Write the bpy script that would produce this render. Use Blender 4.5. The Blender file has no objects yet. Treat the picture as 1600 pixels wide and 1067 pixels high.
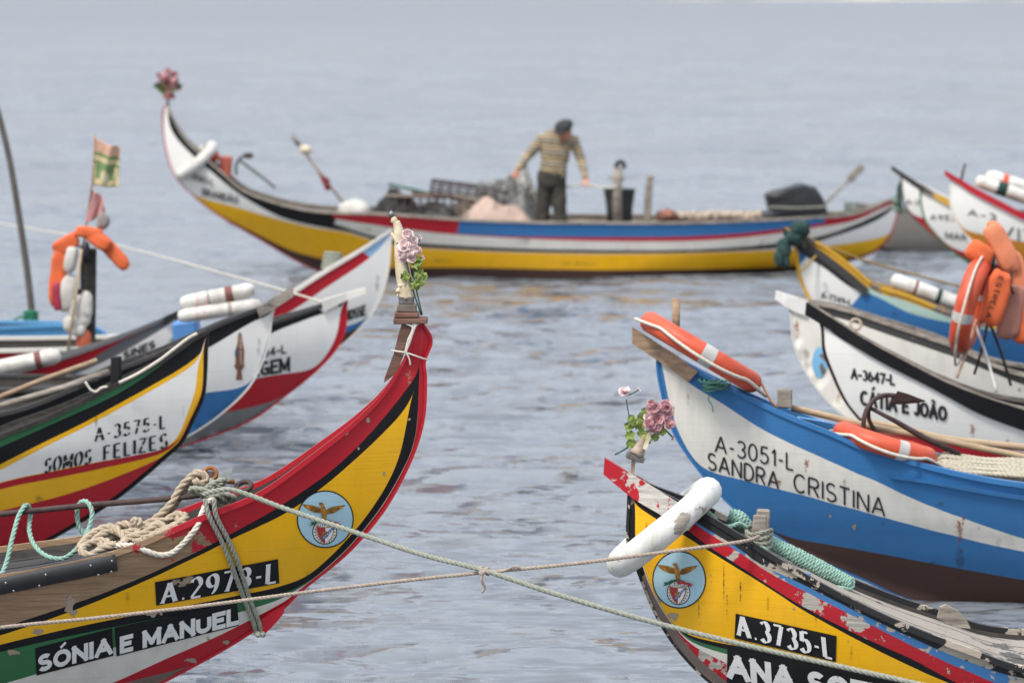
import bpy, bmesh, math, random
import numpy as np
from mathutils import Vector, Matrix, noise as mnoise
from mathutils.geometry import tessellate_polygon

random.seed(7); np.random.seed(7)
scene = bpy.context.scene
C = bpy.context.collection
R = math.radians

# ------------------------------------------------------------------ camera
CAM_H = 3.35            # eye height above the water, from the fisherman's size and the far boat's waterline
LENS = 135.0
FPX = 1600 * LENS / 36.0
HORIZON = -12.0
PITCH = math.atan((533.5 - HORIZON) / FPX)
cd = bpy.data.cameras.new('camera')
cam = bpy.data.objects.new('camera', cd); C.objects.link(cam)
cam.location = (0, 0, CAM_H); cam.rotation_euler = (math.pi / 2 - PITCH, 0, 0)
cd.lens = LENS; cd.sensor_width = 36; cd.sensor_fit = 'HORIZONTAL'
cd.clip_start = 0.5; cd.clip_end = 20000
cd.dof.use_dof = True; cd.dof.focus_distance = 17.3; cd.dof.aperture_fstop = 3.4
scene.camera = cam

# ------------------------------------------------------------------ sky and sun (bright overcast)
SUN_EL, SUN_AZ = R(54), R(222)          # sun behind and left of the camera, veiled by cloud
w = bpy.data.worlds.new('World'); scene.world = w; w.use_nodes = True
nt = w.node_tree; bg = nt.nodes['Background']
sky = nt.nodes.new('ShaderNodeTexSky'); sky.sky_type = 'NISHITA'; sky.sun_disc = False
sky.sun_elevation = SUN_EL; sky.sun_rotation = SUN_AZ
sky.air_density = 1.0; sky.dust_density = 2.0; sky.ozone_density = 1.5
hsv = nt.nodes.new('ShaderNodeHueSaturation'); hsv.inputs['Saturation'].default_value = 0.42
# a veil of even cloud over the clear sky: brighter overhead than at the horizon, as overcast skies are
tcw = nt.nodes.new('ShaderNodeTexCoord'); sxyz = nt.nodes.new('ShaderNodeSeparateXYZ'); nt.links.new(tcw.outputs['Generated'], sxyz.inputs[0])
law = nt.nodes.new('ShaderNodeMapRange'); nt.links.new(sxyz.outputs[2], law.inputs[0])
law.inputs[1].default_value = 0; law.inputs[2].default_value = 1; law.inputs[3].default_value = 0.29; law.inputs[4].default_value = 1.0
cl = nt.nodes.new('ShaderNodeVectorMath'); cl.operation = 'SCALE'; cl.inputs[0].default_value = (4.9, 5.3, 6.05); nt.links.new(law.outputs[0], cl.inputs['Scale'])
mxw = nt.nodes.new('ShaderNodeMix'); mxw.data_type = 'RGBA'; mxw.inputs[0].default_value = 0.8
nt.links.new(sky.outputs[0], hsv.inputs['Color']); nt.links.new(hsv.outputs[0], mxw.inputs[6]); nt.links.new(cl.outputs[0], mxw.inputs[7]); nt.links.new(mxw.outputs[2], bg.inputs[0])
bg.inputs[1].default_value = 0.15
sd = bpy.data.lights.new('sun', 'SUN'); sd.energy = 1.5; sd.angle = R(11); sd.color = (1, 0.94, 0.86)
sun = bpy.data.objects.new('sun', sd); C.objects.link(sun)
d = Vector((math.sin(SUN_AZ) * math.cos(SUN_EL), math.cos(SUN_AZ) * math.cos(SUN_EL), math.sin(SUN_EL)))
sun.rotation_euler = (-d).to_track_quat('-Z', 'Y').to_euler()
scene.view_settings.view_transform = 'Standard'; scene.view_settings.look = 'None'
scene.view_settings.gamma = 1.0; scene.view_settings.use_curve_mapping = False
scene.view_settings.exposure = 1.15

# ------------------------------------------------------------------ pixel rays
CP = np.array([0, 0, CAM_H])
AX_F = np.array([0, math.cos(PITCH), -math.sin(PITCH)])
AX_U = np.array([0, math.sin(PITCH), math.cos(PITCH)])
AX_R = np.array([1.0, 0, 0])
def raydir(px):
    px = np.atleast_2d(np.asarray(px, float))
    return AX_F + AX_R * ((px[:, :1] - 800) / FPX) + AX_U * ((533.5 - px[:, 1:2]) / FPX)
def P(x, y, depth):
    """world point seen at a pixel, at the world-y distance of the thing it belongs to"""
    dd = raydir((x, y))[0]
    return CP + dd * (depth / dd[1])
def PP(pts, depth=None):
    return [P(p[0], p[1], p[2] if len(p) > 2 else depth) for p in pts]
def S(depth): return depth / FPX      # metres per pixel at a distance

# ------------------------------------------------------------------ materials
MATS = {}
def newmat(name):
    m = bpy.data.materials.new(name); m.use_nodes = True
    return m, m.node_tree.nodes, m.node_tree.links, m.node_tree.nodes['Principled BSDF']
def N(nodes, t, **kw):
    n = nodes.new(t)
    for k, v in kw.items():
        if k.startswith('i_'): n.inputs[k[2:].replace('_', ' ')].default_value = v
        else: setattr(n, k, v)
    return n
def ramp(nodes, a, b, ca=(0, 0, 0, 1), cb=(1, 1, 1, 1)):
    r = nodes.new('ShaderNodeValToRGB'); e = r.color_ramp.elements
    e[0].position = a; e[1].position = b; e[0].color = ca; e[1].color = cb
    return r
def mixc(nodes, links, fac, a, b):
    m = nodes.new('ShaderNodeMix'); m.data_type = 'RGBA'
    for s, v in ((0, fac), (6, a), (7, b)):
        if isinstance(v, (int, float)): m.inputs[s].default_value = v
        elif isinstance(v, tuple): m.inputs[s].default_value = v if len(v) == 4 else (*v, 1)
        else: links.new(v, m.inputs[s])
    return m.outputs[2]
def paint(key, rgb, wear=0.15, under=(0.33, 0.28, 0.22), rough=0.42, dirt=0.25, fade=0.07, wear_x=None, seed=None):
    """boat paint: brush grain, chalky fading, grime streaks, chips down to wood. wear_x=(x0,x1): bare towards x0"""
    if key in MATS: return MATS[key]
    m, n, l, b = newmat(key)
    seed = (abs(hash(key)) % 97 if seed is None else seed)
    seed = sum(ord(c) for c in key) % 53
    tc = N(n, 'ShaderNodeTexCoord'); mp = N(n, 'ShaderNodeMapping')
    mp.inputs['Location'].default_value = (seed * 1.7, seed * 0.9, seed * 2.3)
    l.new(tc.outputs['Object'], mp.inputs[0])
    def noise(scale, det=6, rgh=0.6, sc=None):
        t = N(n, 'ShaderNodeTexNoise'); t.inputs['Scale'].default_value = scale
        t.inputs['Detail'].default_value = det; t.inputs['Roughness'].default_value = rgh
        if sc:
            q = N(n, 'ShaderNodeMapping'); q.inputs['Scale'].default_value = sc
            l.new(mp.outputs[0], q.inputs[0]); l.new(q.outputs[0], t.inputs['Vector'])
        else: l.new(mp.outputs[0], t.inputs['Vector'])
        return t.outputs['Fac']
    big = noise(1.6, 3)
    rb = ramp(n, 0.3, 0.72); l.new(big, rb.inputs[0])
    lum = sum(rgb) / 3
    faded = tuple(c + (lum * 1.1 + 0.06 - c) * 0.32 for c in rgb)
    mm = N(n, 'ShaderNodeMath', operation='MULTIPLY'); l.new(rb.outputs[0], mm.inputs[0]); mm.inputs[1].default_value = fade * 2.2
    col = mixc(n, l, mm.outputs[0], tuple(rgb), faded)
    # vertical grime streaks and brush grain along the planks
    st = noise(5.0, 5, 0.65, (2.2, 2.2, 0.28)); rs = ramp(n, 0.45, 0.78); l.new(st, rs.inputs[0])
    ms = N(n, 'ShaderNodeMath', operation='MULTIPLY'); l.new(rs.outputs[0], ms.inputs[0]); ms.inputs[1].default_value = dirt
    col = mixc(n, l, ms.outputs[0], col, tuple(c * 0.5 + 0.03 * k for c, k in zip(rgb, (0.9, 0.75, 0.55))))
    gr = noise(4.0, 8, 0.7, (0.6, 3.0, 22.0)); rg = ramp(n, 0.3, 0.7); l.new(gr, rg.inputs[0])
    mg = N(n, 'ShaderNodeMath', operation='MULTIPLY'); l.new(rg.outputs[0], mg.inputs[0]); mg.inputs[1].default_value = 0.10
    col = mixc(n, l, mg.outputs[0], col, tuple(min(1, c * 1.25 + 0.02) for c in rgb))
    # plank seams: faint dark lines every hand's breadth
    sz = N(n, 'ShaderNodeSeparateXYZ'); l.new(tc.outputs['Object'], sz.inputs[0])
    sw = N(n, 'ShaderNodeMath', operation='MULTIPLY_ADD'); l.new(big, sw.inputs[0]); sw.inputs[1].default_value = 0.05; l.new(sz.outputs[2], sw.inputs[2])
    s2 = N(n, 'ShaderNodeMath', operation='MULTIPLY'); l.new(sw.outputs[0], s2.inputs[0]); s2.inputs[1].default_value = 1 / 0.145
    s3 = N(n, 'ShaderNodeMath', operation='FRACT'); l.new(s2.outputs[0], s3.inputs[0])
    seam = N(n, 'ShaderNodeMapRange'); l.new(s3.outputs[0], seam.inputs[0]); seam.inputs[1].default_value = 0.0; seam.inputs[2].default_value = 0.022; seam.inputs[3].default_value = 1; seam.inputs[4].default_value = 0
    sm_ = N(n, 'ShaderNodeMath', operation='MULTIPLY'); l.new(seam.outputs[0], sm_.inputs[0]); sm_.inputs[1].default_value = 0.30
    col = mixc(n, l, sm_.outputs[0], col, tuple(c * 0.35 for c in rgb))
    # chips
    n1 = noise(11, 9, 0.62); n2 = noise(2.1, 4, 0.5)
    ad = N(n, 'ShaderNodeMath', operation='MULTIPLY_ADD'); l.new(n2, ad.inputs[0]); ad.inputs[1].default_value = 0.9; l.new(n1, ad.inputs[2])
    src = ad.outputs[0]
    if wear_x:
        sx = N(n, 'ShaderNodeSeparateXYZ'); l.new(tc.outputs['Object'], sx.inputs[0])
        mr = N(n, 'ShaderNodeMapRange'); l.new(sx.outputs[0], mr.inputs[0])
        mr.inputs[1].default_value = wear_x[1]; mr.inputs[2].default_value = wear_x[0]
        mr.inputs[3].default_value = 0.0; mr.inputs[4].default_value = 0.62
        a2 = N(n, 'ShaderNodeMath', operation='ADD'); l.new(src, a2.inputs[0]); l.new(mr.outputs[0], a2.inputs[1]); src = a2.outputs[0]
    th = 1.36 - 0.52 * wear
    rc = ramp(n, 0, 1); rc.color_ramp.elements[0].position = 0; rc.color_ramp.elements[1].position = 1
    sub = N(n, 'ShaderNodeMapRange'); l.new(src, sub.inputs[0])
    sub.inputs[1].default_value = th; sub.inputs[2].default_value = th + 0.018
    und = noise(6, 8, 0.7, (0.5, 2, 14)); ru = ramp(n, 0.3, 0.75, (*[c * 0.55 for c in under], 1), (*[min(1, c * 1.35) for c in under], 1)); l.new(und, ru.inputs[0])
    col = mixc(n, l, sub.outputs[0], col, ru.outputs[0])
    l.new(col, b.inputs['Base Color'])
    rr = N(n, 'ShaderNodeMapRange'); l.new(sub.outputs[0], rr.inputs[0]); rr.inputs[3].default_value = rough; rr.inputs[4].default_value = 0.85
    l.new(rr.outputs[0], b.inputs['Roughness'])
    b.inputs['Specular IOR Level'].default_value = 0.17
    bp = N(n, 'ShaderNodeBump'); bp.inputs['Strength'].default_value = 0.35; bp.inputs['Distance'].default_value = 0.004
    hh = N(n, 'ShaderNodeMath', operation='SUBTRACT'); l.new(gr, hh.inputs[0]); l.new(sub.outputs[0], hh.inputs[1])
    l.new(hh.outputs[0], bp.inputs['Height']); l.new(bp.outputs[0], b.inputs['Normal'])
    MATS[key] = m
    return m
def plain(key, rgb, rough=0.6, var=0.3, scale=14, bump=0.3, stretch=(1, 1, 1), metal=0, dark=None, spec=0.4):
    if key in MATS: return MATS[key]
    m, n, l, b = newmat(key)
    tc = N(n, 'ShaderNodeTexCoord'); mp = N(n, 'ShaderNodeMapping'); mp.inputs['Scale'].default_value = stretch
    l.new(tc.outputs['Object'], mp.inputs[0])
    t = N(n, 'ShaderNodeTexNoise'); t.inputs['Scale'].default_value = scale; t.inputs['Detail'].default_value = 7; t.inputs['Roughness'].default_value = 0.65
    l.new(mp.outputs[0], t.inputs['Vector'])
    dk = dark or tuple(c * (1 - var) for c in rgb); hi = tuple(min(1, c * (1 + var * 0.6)) for c in rgb)
    r = ramp(n, 0.32, 0.7, (*dk, 1), (*hi, 1)); l.new(t.outputs['Fac'], r.inputs[0]); l.new(r.outputs[0], b.inputs['Base Color'])
    b.inputs['Roughness'].default_value = rough; b.inputs['Metallic'].default_value = metal
    b.inputs['Specular IOR Level'].default_value = spec
    if bump:
        bp = N(n, 'ShaderNodeBump'); bp.inputs['Strength'].default_value = bump; bp.inputs['Distance'].default_value = 0.006
        l.new(t.outputs['Fac'], bp.inputs['Height']); l.new(bp.outputs[0], b.inputs['Normal'])
    MATS[key] = m
    return m
YEL = (0.80, 0.415, 0.004); RED = (0.42, 0.014, 0.024); BLU = (0.035, 0.155, 0.36); WHT = (0.74, 0.72, 0.67)
BLK = (0.009, 0.009, 0.0105); GRN = (0.035, 0.15, 0.06); BRN = (0.075, 0.04, 0.032); ORG = (0.52, 0.2, 0.02)
WOODG = plain('grey_weathered_wood', (0.30, 0.26, 0.215), 0.85, 0.6, 7, 0.6, (0.7, 5, 5))
WOODB = plain('brown_wood', (0.16, 0.085, 0.06), 0.8, 0.5, 8, 0.5, (0.8, 5, 5))
WOODT = plain('tan_wood', (0.36, 0.25, 0.16), 0.8, 0.45, 7, 0.5, (0.6, 6, 6))
WOODD = plain('dark_wood', (0.036, 0.031, 0.027), 0.8, 0.6, 8, 0.5, (0.7, 5, 5))
POLE = plain('bamboo', (0.44, 0.32, 0.2), 0.6, 0.35, 5, 0.3, (0.6, 6, 6))
RUBBER = plain('black_rubber', (0.02, 0.02, 0.022), 0.45, 0.4, 9, 0.2)
RUST = plain('rusty_iron', (0.06, 0.04, 0.035), 0.75, 0.5, 20, 0.5, dark=(0.035, 0.02, 0.018))
RUSTO = plain('orange_rust', (0.30, 0.11, 0.03), 0.85, 0.5, 20, 0.5)
ROPE_T = plain('tan_rope', (0.42, 0.34, 0.245), 0.9, 0.3, 60, 0.5)
ROPE_W = plain('pale_rope', (0.60, 0.55, 0.46), 0.9, 0.25, 60, 0.5)
ROPE_G = plain('grey_green_rope', (0.29, 0.30, 0.24), 0.9, 0.3, 60, 0.5)
ROPE_M = plain('mint_rope', (0.25, 0.41, 0.335), 0.8, 0.25, 60, 0.4)
ROPE_B = plain('beige_rope', (0.37, 0.30, 0.24), 0.9, 0.3, 60, 0.5)
NETG = plain('green_net', (0.018, 0.05, 0.042), 0.85, 0.5, 30, 0.6)
PLW = plain('white_plastic', (0.68, 0.665, 0.62), 0.5, 0.18, 9, 0.25, dark=(0.40, 0.37, 0.32))
PLO = plain('orange_plastic', (0.58, 0.085, 0.035), 0.5, 0.3, 6, 0.2)
PLO2 = plain('orange_cloth', (0.68, 0.13, 0.04), 0.75, 0.25, 6, 0.4)
PLO3 = plain('faded_orange_cloth', (0.66, 0.22, 0.11), 0.8, 0.2, 6, 0.4)
SILV = plain('grey_reflective_tape', (0.46, 0.45, 0.42), 0.5, 0.3, 10, 0.1)
INK = plain('black_lettering', (0.02, 0.018, 0.02), 0.5, 0.3, 30, 0)
INKW = paint('white_lettering', (0.72, 0.71, 0.68), 0.22, under=(0.12, 0.1, 0.08), dirt=0.3)
TARP = plain('black_tarp', (0.022, 0.022, 0.025), 0.5, 0.4, 4, 0.5)

# ------------------------------------------------------------------ mesh helpers
ROOTM = {}
def meshobj(name, verts, faces, mats, parent=None, smooth=True, fm=None, local=False):
    """verts are world coordinates unless local; parent frame is removed"""
    v = np.asarray(verts, float)
    if parent is not None and not local:
        p = parent; M = np.array(ROOTM[p.name].inverted())
        v = v @ M[:3, :3].T + M[:3, 3]
    me = bpy.data.meshes.new(name); me.from_pydata(v.tolist(), [], [tuple(int(i) for i in f) for f in faces])
    if not isinstance(mats, (list, tuple)): mats = [mats]
    for m in mats: me.materials.append(m)
    if fm is not None: me.polygons.foreach_set('material_index', np.asarray(fm, dtype=np.int32))
    if smooth: me.polygons.foreach_set('use_smooth', [True] * len(me.polygons))
    me.update()
    o = bpy.data.objects.new(name, me); C.objects.link(o)
    if parent is not None:
        o.parent = parent; ROOTM[o.name] = ROOTM[parent.name]
    else:
        ROOTM[o.name] = Matrix.Identity(4)
    return o
def root(name, label, cat, loc, rz=0, group=None):
    o = bpy.data.objects.new(name, None); C.objects.link(o)
    o.location = loc; o.rotation_euler = (0, 0, rz); o.empty_display_size = 0.1
    o['label'] = label; o['category'] = cat
    if group: o['group'] = group
    ROOTM[o.name] = Matrix.Translation(Vector(loc)) @ Matrix.Rotation(rz, 4, 'Z')
    return o
def single(name, label, cat, verts, faces, mats, smooth=True, fm=None, group=None, origin=None):
    """a thing that is one mesh; its origin goes to the base"""
    v = np.asarray(verts, float)
    if origin is None: origin = np.array([v[:, 0].mean(), v[:, 1].mean(), v[:, 2].min()])
    o = meshobj(name, v - origin, faces, mats, None, smooth, fm)
    o.location = origin.tolist(); o['label'] = label; o['category'] = cat
    ROOTM[o.name] = Matrix.Translation(Vector(origin.tolist()))
    if group: o['group'] = group
    return o
class MB:
    def __init__(s): s.v = []; s.f = []; s.m = []; s.n = 0
    def add(s, vf, mi=0):
        v, f = vf; v = np.asarray(v, float)
        s.v.append(v); s.f += [tuple(i + s.n for i in q) for q in f]; s.m += [mi] * len(f); s.n += len(v)
        return s
    def V(s): return np.concatenate(s.v)
    def obj(s, name, mats, parent=None, smooth=True, local=False): return meshobj(name, s.V(), s.f, mats, parent, smooth, s.m, local)
    def single(s, name, label, cat, mats, smooth=True, group=None): return single(name, label, cat, s.V(), s.f, mats, smooth, s.m, group)
def catmull(pts, n=None, step=None):
    p = np.asarray(pts, float)
    if len(p) < 3:
        k = n or 12
        return p[0] + (p[-1] - p[0]) * np.linspace(0, 1, k)[:, None]
    dl = np.linalg.norm(np.diff(p, axis=0), axis=1) ** 0.5; dl = np.maximum(dl, 1e-6)
    t = np.concatenate([[0], np.cumsum(dl)])
    # centripetal tangents, Hermite
    m = np.zeros_like(p)
    for i in range(len(p)):
        if i == 0: m[i] = (p[1] - p[0]) / dl[0]
        elif i == len(p) - 1: m[i] = (p[-1] - p[-2]) / dl[-1]
        else:
            m[i] = ((p[i] - p[i - 1]) / dl[i - 1] * dl[i] + (p[i + 1] - p[i]) / dl[i] * dl[i - 1]) / (dl[i] + dl[i - 1])
    L = np.linalg.norm(np.diff(p, axis=0), axis=1).sum()
    n = n or max(8, int(L / (step or 0.03)))
    q = np.linspace(0, t[-1], n); out = []
    for x in q:
        i = min(max(np.searchsorted(t, x) - 1, 0), len(p) - 2); h = dl[i]; s = (x - t[i]) / h
        out.append((2 * s**3 - 3 * s**2 + 1) * p[i] + (s**3 - 2 * s**2 + s) * h * m[i] + (-2 * s**3 + 3 * s**2) * p[i + 1] + (s**3 - s**2) * h * m[i + 1])
    return np.array(out)
def resample(p, n):
    p = np.asarray(p, float); s = np.concatenate([[0], np.cumsum(np.linalg.norm(np.diff(p, axis=0), axis=1))])
    q = np.linspace(0, s[-1], n) if np.isscalar(n) else np.asarray(n) * s[-1]
    return np.stack([np.interp(q, s, p[:, k]) for k in range(p.shape[1])], 1)
def frames(p):
    p = np.asarray(p); t = np.gradient(p, axis=0); t /= np.maximum(np.linalg.norm(t, axis=1)[:, None], 1e-9)
    a = np.array([0, 0, 1.0]) if abs(t[0][2]) < 0.9 else np.array([1.0, 0, 0])
    n = np.cross(t[0], a); n /= np.linalg.norm(n); ns = []
    for i in range(len(p)):
        n = n - t[i] * n.dot(t[i]); n /= max(np.linalg.norm(n), 1e-9); ns.append(n)
    ns = np.array(ns); return t, ns, np.cross(t, ns)
def tube(path, r, n=8, caps=True, phase=0):
    p = np.asarray(path, float); t, a, b = frames(p); r = np.broadcast_to(np.asarray(r, float), (len(p),))
    an = np.linspace(0, 2 * np.pi, n, endpoint=False) + phase
    v = p[:, None] + r[:, None, None] * (np.cos(an)[None, :, None] * a[:, None] + np.sin(an)[None, :, None] * b[:, None])
    v = v.reshape(-1, 3); f = []
    for i in range(len(p) - 1):
        for k in range(n):
            k2 = (k + 1) % n; f.append((i * n + k, i * n + k2, (i + 1) * n + k2, (i + 1) * n + k))
    if caps: f += [tuple(range(n))[::-1], tuple((len(p) - 1) * n + k for k in range(n))]
    return v, f
def laid(path, r, pitch=None, step=None, nk=6, strands=3):
    """three-strand laid rope"""
    pitch = pitch or r * 6.5; p = np.asarray(path, float)
    L = np.linalg.norm(np.diff(p, axis=0), axis=1).sum(); m = max(10, int(L / (step or pitch / 7)))
    p = resample(p, m); t, a, b = frames(p); s = np.linspace(0, L, m); mb = MB()
    for k in range(strands):
        ph = 2 * np.pi * (s / pitch + k / strands)
        mb.add(tube(p + 0.5 * r * (np.cos(ph)[:, None] * a + np.sin(ph)[:, None] * b), r * 0.56, nk))
    return mb.V(), mb.f
def lathe(prof, center=(0, 0, 0), n=20, axis=None, sx=1, sy=1):
    v = []; f = []
    for r, z in prof:
        for k in range(n): v.append((r * sx * math.cos(2 * math.pi * k / n), r * sy * math.sin(2 * math.pi * k / n), z))
    for i in range(len(prof) - 1):
        for k in range(n): f.append((i * n + k, i * n + (k + 1) % n, (i + 1) * n + (k + 1) % n, (i + 1) * n + k))
    f += [tuple(range(n))[::-1], tuple((len(prof) - 1) * n + k for k in range(n))]
    v = np.array(v)
    if axis is not None: v = v @ np.array(Vector((0, 0, 1)).rotation_difference(Vector(axis)).to_matrix()).T
    return v + np.asarray(center, float), f
def sell(center, half, e=0.6, n=16, m=24, rot=None, noise=0.0, nscale=4, seed=0):
    """superellipsoid lump with noise"""
    sp = lambda x, q: np.sign(x) * np.abs(x) ** q
    u = np.linspace(-np.pi / 2, np.pi / 2, n); w_ = np.linspace(-np.pi, np.pi, m, endpoint=False)
    U, W_ = np.meshgrid(u, w_, indexing='ij')
    v = np.stack([half[0] * sp(np.cos(U), e) * sp(np.cos(W_), e), half[1] * sp(np.cos(U), e) * sp(np.sin(W_), e), half[2] * sp(np.sin(U), e)], -1).reshape(-1, 3)
    if noise:
        for i in range(len(v)):
            q = Vector(v[i] * nscale) + Vector((seed, seed * 2, 3))
            v[i] *= 1 + noise * (mnoise.noise(q) + 0.5 * mnoise.noise(q * 2.3) + 0.35 * mnoise.noise(q * 5.1))
    if rot is not None: v = v @ np.array(rot).T
    f = []
    for i in range(n - 1):
        for k in range(m): f.append((i * m + k, i * m + (k + 1) % m, (i + 1) * m + (k + 1) % m, (i + 1) * m + k))
    return v + np.asarray(center, float), f
def bbox(center, half, rot=None, bev=0.004, jitter=0):
    bm = bmesh.new(); bmesh.ops.create_cube(bm, size=2)
    for q in bm.verts: q.co = Vector((q.co.x * half[0], q.co.y * half[1], q.co.z * half[2])) + Vector([random.uniform(-jitter, jitter) for _ in range(3)])
    if bev: bmesh.ops.bevel(bm, geom=list(bm.edges), offset=bev, segments=1, affect='EDGES')
    bm.verts.index_update(); v = np.array([q.co[:] for q in bm.verts]); f = [tuple(x.index for x in q.verts) for q in bm.faces]; bm.free()
    if rot is not None: v = v @ np.array(rot).T
    return v + np.asarray(center, float), f
def rotm(axis, ang): return np.array(Matrix.Rotation(ang, 3, axis))
def basis(xdir, up=(0, 0, 1)):
    x = np.asarray(xdir, float); x /= np.linalg.norm(x); y = np.cross(up, x); y /= np.linalg.norm(y); z = np.cross(x, y)
    return np.stack([x, y, z], 1)
def slab(poly, thick, depthdir):
    """extruded outline: poly = world points, extruded along depthdir by thick"""
    p = np.asarray(poly, float); dd = np.asarray(depthdir, float) * thick; n = len(p)
    tri = tessellate_polygon([[Vector(q) for q in p]])
    f = [tuple(t) for t in tri] + [tuple(i + n for i in t)[::-1] for t in tri]
    f += [(i, (i + 1) % n, (i + 1) % n + n, i + n) for i in range(n)]
    bm = bmesh.new(); vs = [bm.verts.new(q) for q in np.concatenate([p, p + dd])]
    for q in f:
        try: bm.faces.new([vs[i] for i in q])
        except ValueError: pass
    bmesh.ops.recalc_face_normals(bm, faces=list(bm.faces)); bm.verts.index_update()
    v = np.array([q.co[:] for q in bm.verts]); f = [tuple(x.index for x in q.verts) for q in bm.faces]; bm.free()
    return v, f
def remeshed(mb, voxel, smooth=4):
    me = bpy.data.meshes.new('tmp'); me.from_pydata(mb.V().tolist(), [], mb.f); o = bpy.data.objects.new('tmp', me); C.objects.link(o)
    a = o.modifiers.new('r', 'REMESH'); a.mode = 'VOXEL'; a.voxel_size = voxel
    b = o.modifiers.new('s', 'SMOOTH'); b.iterations = smooth; b.factor = 0.5
    dg = bpy.context.evaluated_depsgraph_get(); dg.update(); ev = o.evaluated_get(dg); m2 = ev.to_mesh()
    v = np.empty(len(m2.vertices) * 3); m2.vertices.foreach_get('co', v); f = [tuple(q.vertices) for q in m2.polygons]
    ev.to_mesh_clear(); bpy.data.objects.remove(o); bpy.data.meshes.remove(me)
    return v.reshape(-1, 3), f
def capsule(a, b, ra, rb, n=12):
    a = np.asarray(a, float); b = np.asarray(b, float); L = np.linalg.norm(b - a); L = max(L, 1e-5)
    prof = [(ra * math.sin(q), -ra * math.cos(q)) for q in np.linspace(0.15, math.pi / 2, 5)] + [(rb * math.cos(q), L + rb * math.sin(q)) for q in np.linspace(0, math.pi / 2 - 0.15, 5)]
    return lathe(prof, a, n, (b - a) / L)

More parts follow.
